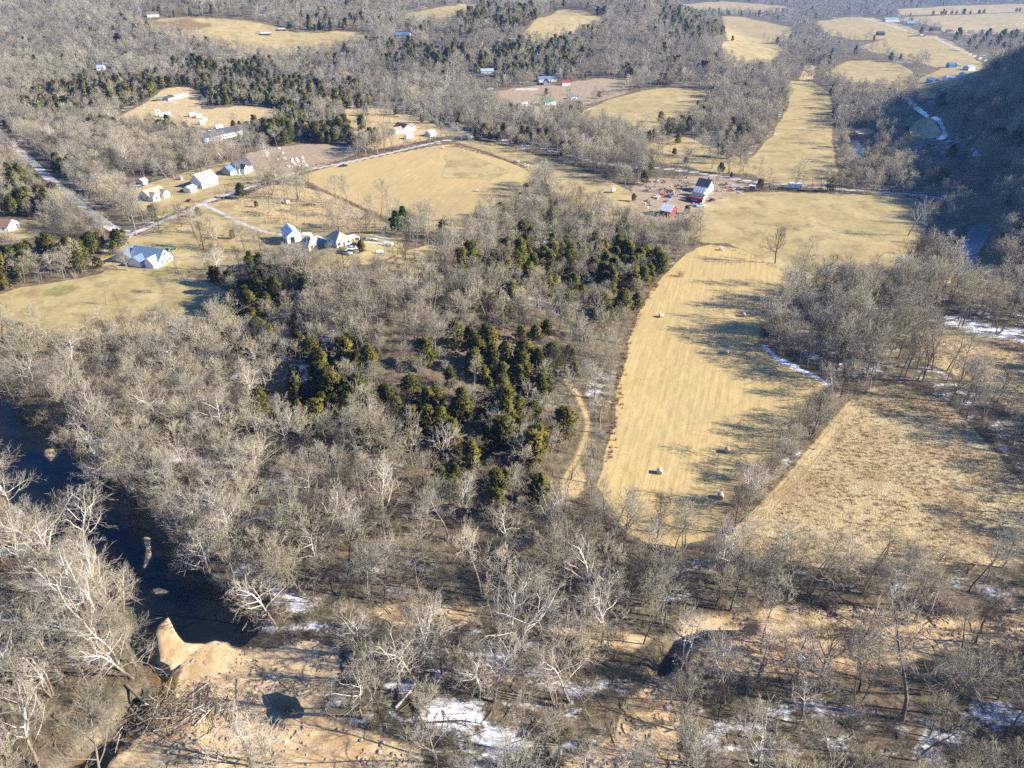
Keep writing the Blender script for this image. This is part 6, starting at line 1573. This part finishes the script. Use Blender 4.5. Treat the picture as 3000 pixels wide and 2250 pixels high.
# ------------------------------------------------------------------ single trees placed where the photograph shows them
pr = np.random.default_rng(77)
def tree_at(kind, uv, h, label, lean=None, name=None):
    forms = {'cedar': CEDAR, 'pine': PINE}.get(kind) or NEAR[kind]
    nm = name or {'cedar': 'cedar_tree', 'pine': 'pine_tree', 'dead': 'dead_tree'}.get(kind, 'sycamore_tree' if kind.startswith('syc') else 'bare_tree')
    p = PG(*uv)
    return place_tree(nm, forms, int(pr.integers(0, len(forms))), p, float(pr.uniform(0, 6.28)), h, label, 'tree', None, lean)
for k, uv, h, lb in [
    ('sycamore_multi', (300, 1900), 23, 'huge white many stemmed sycamore on the near river bank'), ('sycamore', (150, 1640), 18, 'white sycamore beside the leaning dead tree on the left bank'),
    ('sycamore', (770 // 2 + 0, 1975), 17, 'pale sycamore beside the driftwood at the river narrows'), ('sycamore_multi', (735, 2235), 15, 'pale bushy sycamore at the foot of the sand bar'), ('sycamore', (805, 2230), 13, 'slim pale sycamore below the black pool in the sand'),
    ('sycamore_multi', (150, 2040), 14, 'spreading pale tree on the snowy near bank'), ('sycamore', (1226, 1938), 20, 'tall white sycamore left of the sand strip in the wood'), ('sycamore', (1502, 1916), 22, 'tallest white sycamore rising above the sand strip'),
    ('sycamore', (1416, 2033), 15, 'round crowned pale sycamore above the bright snow'), ('sycamore', (1642, 1925), 15, 'slim pale sycamore right of the tall white one'), ('sycamore', (1764, 1898), 19, 'white sycamore with crooked limbs near the creek bend'), ('sycamore', (1669, 2056), 16, 'pale sycamore above the snowy creek edge'),
    ('sycamore', (2122, 2060), 17, 'white topped sycamore with thin dark trunk right of the creek bed'), ('sycamore', (2330, 1997), 19, 'spreading white sycamore in the middle of the sandy flat'), ('sycamore', (2217, 1988), 16, 'forked pale sycamore on the sandy flat'), ('dead', (2402, 1990), 14, 'broken white tree leaning on the sandy flat'),
    ('sycamore', (2457, 1712), 17, 'white limbed sycamore at the foot of the weedy field'), ('dead', (2720, 1800), 13, 'pale dead tree above the pale branch heap'), ('dark', (2859, 1884), 14, 'lone crooked dark tree on the right of the sandy flat'),
    ('sycamore', (2836, 1161), 16, 'leaning white topped sycamore on the edge of the weedy clearing'), ('sycamore', (2628, 863), 21, 'great white sycamore rising above the tall wood'), ('sycamore', (2660, 690), 21, 'tall leaning sycamore standing alone at the pasture end'), ('sycamore_multi', (2760, 800), 21, 'broad pale sycamore beside the blue pool'),
    ('dark', (2271, 771), 19, 'lone dark bare tree between the pasture and the hay field'), ('sycamore', (375, 505), 17, 'white sycamore in the wood left of the white houses'), ('dead', (880, 1180), 12, 'dead white tree on the cedar rise'), ('sycamore', (720, 1030), 14, 'white forked tree beside the shaded meadow'),
    ('sycamore', (1380, 340), 17, 'white sycamore above the road bend'), ('sycamore', (1290, 325), 16, 'second white sycamore in the wood above the road bend'), ('sycamore', (1580, 370), 17, 'white sycamore in the wood right of the road bend'), ('sycamore', (1660, 445), 18, 'white sycamore beside the tree lined road'), ('sycamore_multi', (1710, 472), 20, 'paired tall white sycamores beside the tree lined road'), ('sycamore', (1805, 495), 17, 'white sycamore near the strip pasture end'), ('sycamore', (1870, 520), 16, 'slim white sycamore above the scrap yard'),
    ('tall', (457, 687), 15, 'tall pale bare tree on the lawn by the road'), ('tall', (505, 697), 14, 'pale twin stemmed tree above the farmhouse'), ('forked', (590, 725), 16, 'pale forked tree on the lawn right of the farmhouse'), ('sycamore', (640, 722), 13, 'white crooked tree beside the farmhouse lawn'), ('broad', (370, 790), 11, 'bare yard tree in front of the blue roofed farmhouse'), ('sparse', (515, 800), 10, 'small pale tree beside the farmhouse gable'), ('sparse', (525, 808), 10, 'thin pale tree pair below the farmhouse gable'),
    ('tall', (750, 583), 13, 'bare tree beside the big roadside cedar'), ('broad', (790, 625), 10, 'bare yard tree in the dry weed lot'), ('sparse', (765, 470), 10, 'bare tree at the paddock edge'), ('tall', (828, 505), 12, 'bare tree in the paddock corner'), ('tall', (1290, 402), 16, 'tall bare tree on the road bank'), ('tall', (1355, 385), 14, 'bare tree by the branch road'), ('tall', (1412, 408), 13, 'bare tree on the inside of the road bend'),
    ('broad', (480, 488), 12, 'bare tree with golden crown behind the white bungalow'), ('broad', (578, 480), 12, 'round golden bare tree above the bright white house'), ('tall', (510, 515), 13, 'dark trunked bare tree on the lawn below the wood'), ('broad', (625, 505), 9, 'small round bare tree by the dark slate house'), ('broad', (480, 860), 9, 'bare tree on the meadow below the farmhouse'), ('sparse', (310, 895), 7, 'thin sapling with long shadow on the tan meadow'), ('sparse', (295, 925), 7, 'thin pale sapling on the tan meadow'), ('sparse', (350, 895), 7, 'thin sapling near the meadow edge'), ('sparse', (20, 960), 9, 'bare tree behind the meadow cedar'),
    ('tall', (1912, 1560), 9, 'bare sapling group at the foot of the hay field'), ('dark', (1925, 1562), 12, 'dark branching tree at the foot of the hay field'), ('tall', (1840, 1545), 11, 'slim dark tree at the foot of the hay field'), ('tall', (1725, 1415), 14, 'tall grey tree at the wheel track clearing'), ('sparse', (1675, 1405), 10, 'pale tree on the wheel track clearing'), ('tall', (1210, 690), 12, 'bare tree beside the pines'), ('tall', (1180, 680), 12, 'bare tree behind the bright pine'), ('dead', (1130, 745), 10, 'white bare tree beside the white tank'),
    ('broad', (1980, 565), 13, 'bare yard tree in the scrap yard'), ('broad', (1920, 545), 12, 'bare tree left of the scrap yard'), ('broad', (2095, 543), 12, 'bare tree beside the grey farmhouse gable'), ('broad', (2330, 540), 11, 'bare roadside tree behind the travel trailer'), ('sparse', (2380, 548), 10, 'dark roadside tree right of the travel trailer'), ('tall', (2250, 538), 11, 'bare roadside tree behind the orange tractor'), ('tall', (2230, 536), 11, 'second bare roadside tree by the orange tractor'), ('tall', (2470, 552), 10, 'bare roadside tree at the long valley strip corner'), ('broad', (2560, 565), 10, 'bare tree on the creek road bank'), ('tall', (2160, 530), 10, 'bare tree on the creek road near the silver car'),
    ('tall', (1745, 170 + 115), 12, 'bare tree beside the sloping pasture')]:
    tree_at(k, uv, h, lb)
hl = wline([(2430, 1160), (2370, 1235), (2300, 1320), (2240, 1400), (2190, 1470), (2140, 1545)])
for i in range(34):
    j = int(pr.integers(0, len(hl) - 1)); q = hl[j] + (hl[j + 1] - hl[j]) * pr.uniform() + pr.normal(0, 1.0, 2); kd = ['tall', 'broad', 'forked', 'sparse'][int(pr.integers(0, 4))]; h = pr.uniform(6, 11)
    place_tree('bare_tree', NEAR[kd], int(pr.integers(0, len(NEAR[kd]))), (q[0], q[1], ground_z(q[0], q[1])), float(pr.uniform(0, 6.28)), h, '%s %s in the hedge beside the weedy field' % (stature(h, 7.5, 9.5), DESC[kd]), 'tree', 'trees in the hedge beside the weedy field')
for uv, h, lb in [((708, 582), 9, 'big dark cedar beside the gravel road'), ((752, 607), 3.6, 'small round cedar in the dry weed lot'), ((552, 624), 3.6, 'low cedar bush at the road junction'), ((583, 636), 5.5, 'dark cedar beside the road junction'), ((683, 700), 4.6, 'round cedar right of the farmhouse lawn'), ((336, 712), 6, 'round cedar beside the farmhouse drive'), ((80, 1003), 7.5, 'bushy olive cedar standing on the tan meadow'), ((262, 1025), 8, 'olive cedar at the foot of the tan meadow'), ((1060, 742), 5.5, 'cedar beside the silver pickup'), ((1236, 360), 7, 'lone dark cedar right of the black roofed house'), ((1600, 279), 7, 'lone dark conical cedar behind the green roofed house'), ((1755, 288), 7, 'dark cedar at the corner of the sloping pasture'), ((1935, 358), 9, 'lone dark cedar on the sloping pasture'), ((2070, 300), 7, 'dark cedar at the top of the sloping pasture'), ((2044, 310), 5, 'small dark cedar at the top of the sloping pasture'), ((2110, 460), 10, 'big dark cedar on the orchard lawn'), ((2135, 465), 7, 'dark cedar beside the big one on the orchard lawn'), ((2220, 425), 7, 'dark cedar at the edge of the valley strip'), ((2460, 432), 8, 'dark cedar at the creek edge of the valley strip'), ((2466, 525), 8, 'cedar at the lower corner of the valley strip'), ((1888, 540), 8, 'dark cedar at the left of the scrap yard'), ((1905, 470), 8, 'dark cedar in the road wood above the scrap yard'), ((1856, 590), 4.5, 'round cedar bush on the strip pasture'), ((2012, 628), 5, 'green cedar beside the red sided barn'), ((2142, 520), 3.5, 'dark bush on the creek road'), ((1975, 455), 5, 'dark round cedar on the orchard lawn edge')]:
    tree_at('cedar', uv, h, lb)
for uv, h, lb in [((1165, 715), 15, 'bright green pine beside the yard edge'), ((1185, 690), 14, 'tall green pine behind the bright one')]: tree_at('pine', uv, h, lb)
# hedge shrubs
def hedge(pts, n, h0, h1, label, group, name='hedge_shrub'):
    ln = wline(pts); seg = np.hypot(*(ln[1:] - ln[:-1]).T); cum = np.concatenate([[0], np.cumsum(seg)])
    for i in range(n):
        s = cum[-1] * (i + pr.uniform(.1, .9)) / n; j = min(np.searchsorted(cum, s) - 1, len(ln) - 2); j = max(j, 0)
        q = ln[j] + (ln[j + 1] - ln[j]) * (s - cum[j]) / max(seg[j], 1e-6) + pr.normal(0, .5, 2)
        k = pr.uniform(h0, h1) / 3.2; o = mesh_obj(name, BRUSH[int(pr.integers(0, len(BRUSH)))]); o.location = (q[0], q[1], ground_z(q[0], q[1])); o.rotation_euler = (0, 0, pr.uniform(0, 6)); o.scale = (k * 1.2, k * 1.2, k)
        tag(o, label, 'shrub', group)
hedge([(868, 518), (1000, 583), (1125, 635)], 30, .8, 1.6, 'low brown shrub in the hedgerow below the golden hay field', 'hedgerow below the golden hay field')
hedge([(1325, 426), (1410, 448), (1480, 468), (1545, 492)], 26, .9, 2.4, 'brown shrub in the hedgerow above the golden hay field', 'hedgerow above the golden hay field')
hedge([(2430, 1160), (2370, 1230), (2300, 1310), (2230, 1400), (2190, 1460), (2150, 1530), (2110, 1590)], 46, 2.5, 5.0, 'grey leafless shrub in the hedge between hay and weedy field', 'hedge beside the weedy field')
hedge([(560, 490), (600, 502), (660, 530), (700, 548)], 16, .9, 1.5, 'low dark shrub in the row beside the white house', 'shrub row at the white house')
hedge([(1050, 458), (1150, 430), (1240, 408), (1300, 396)], 24, 1.2, 2.6, 'roadside shrub on the bank above the county road', 'shrubs on the road bank')
hedge([(2030, 690), (2060, 712), (2150, 735), (2240, 770), (2320, 800)], 20, .7, 1.6, 'low shrub in the ditch between pasture and hay field', 'shrubs in the field ditch')
hedge([(1990, 812), (1992, 808)], 2, 3.5, 4.2, 'round brown bush standing out from the wood into the hay field', 'bush at the hay field edge')
hedge([(2200, 540), (2400, 556), (2560, 570)], 26, .8, 2.2, 'dark roadside shrub along the creek road', 'shrubs along the creek road')

# ------------------------------------------------------------------ haze over the valley
def haze():
    t = NT('haze'); pv = t.n('ShaderNodeVolumePrincipled')
    pv.inputs['Color'].default_value = (.24, .48, 1.0, 1); pv.inputs['Density'].default_value = .000075; pv.inputs['Anisotropy'].default_value = .2
    t.l(pv.outputs[0], t.out.inputs['Volume'])
    m = MB(); m.box(-9000, 9000, -400, 9000, -40, 260); me = bpy.data.meshes.new('haze'); me.from_pydata(m.v, [], m.f); me.materials.append(t.m)
    tag(mesh_obj('haze', me), 'thin blue winter haze over the valley', 'haze', None, 'stuff')
haze()
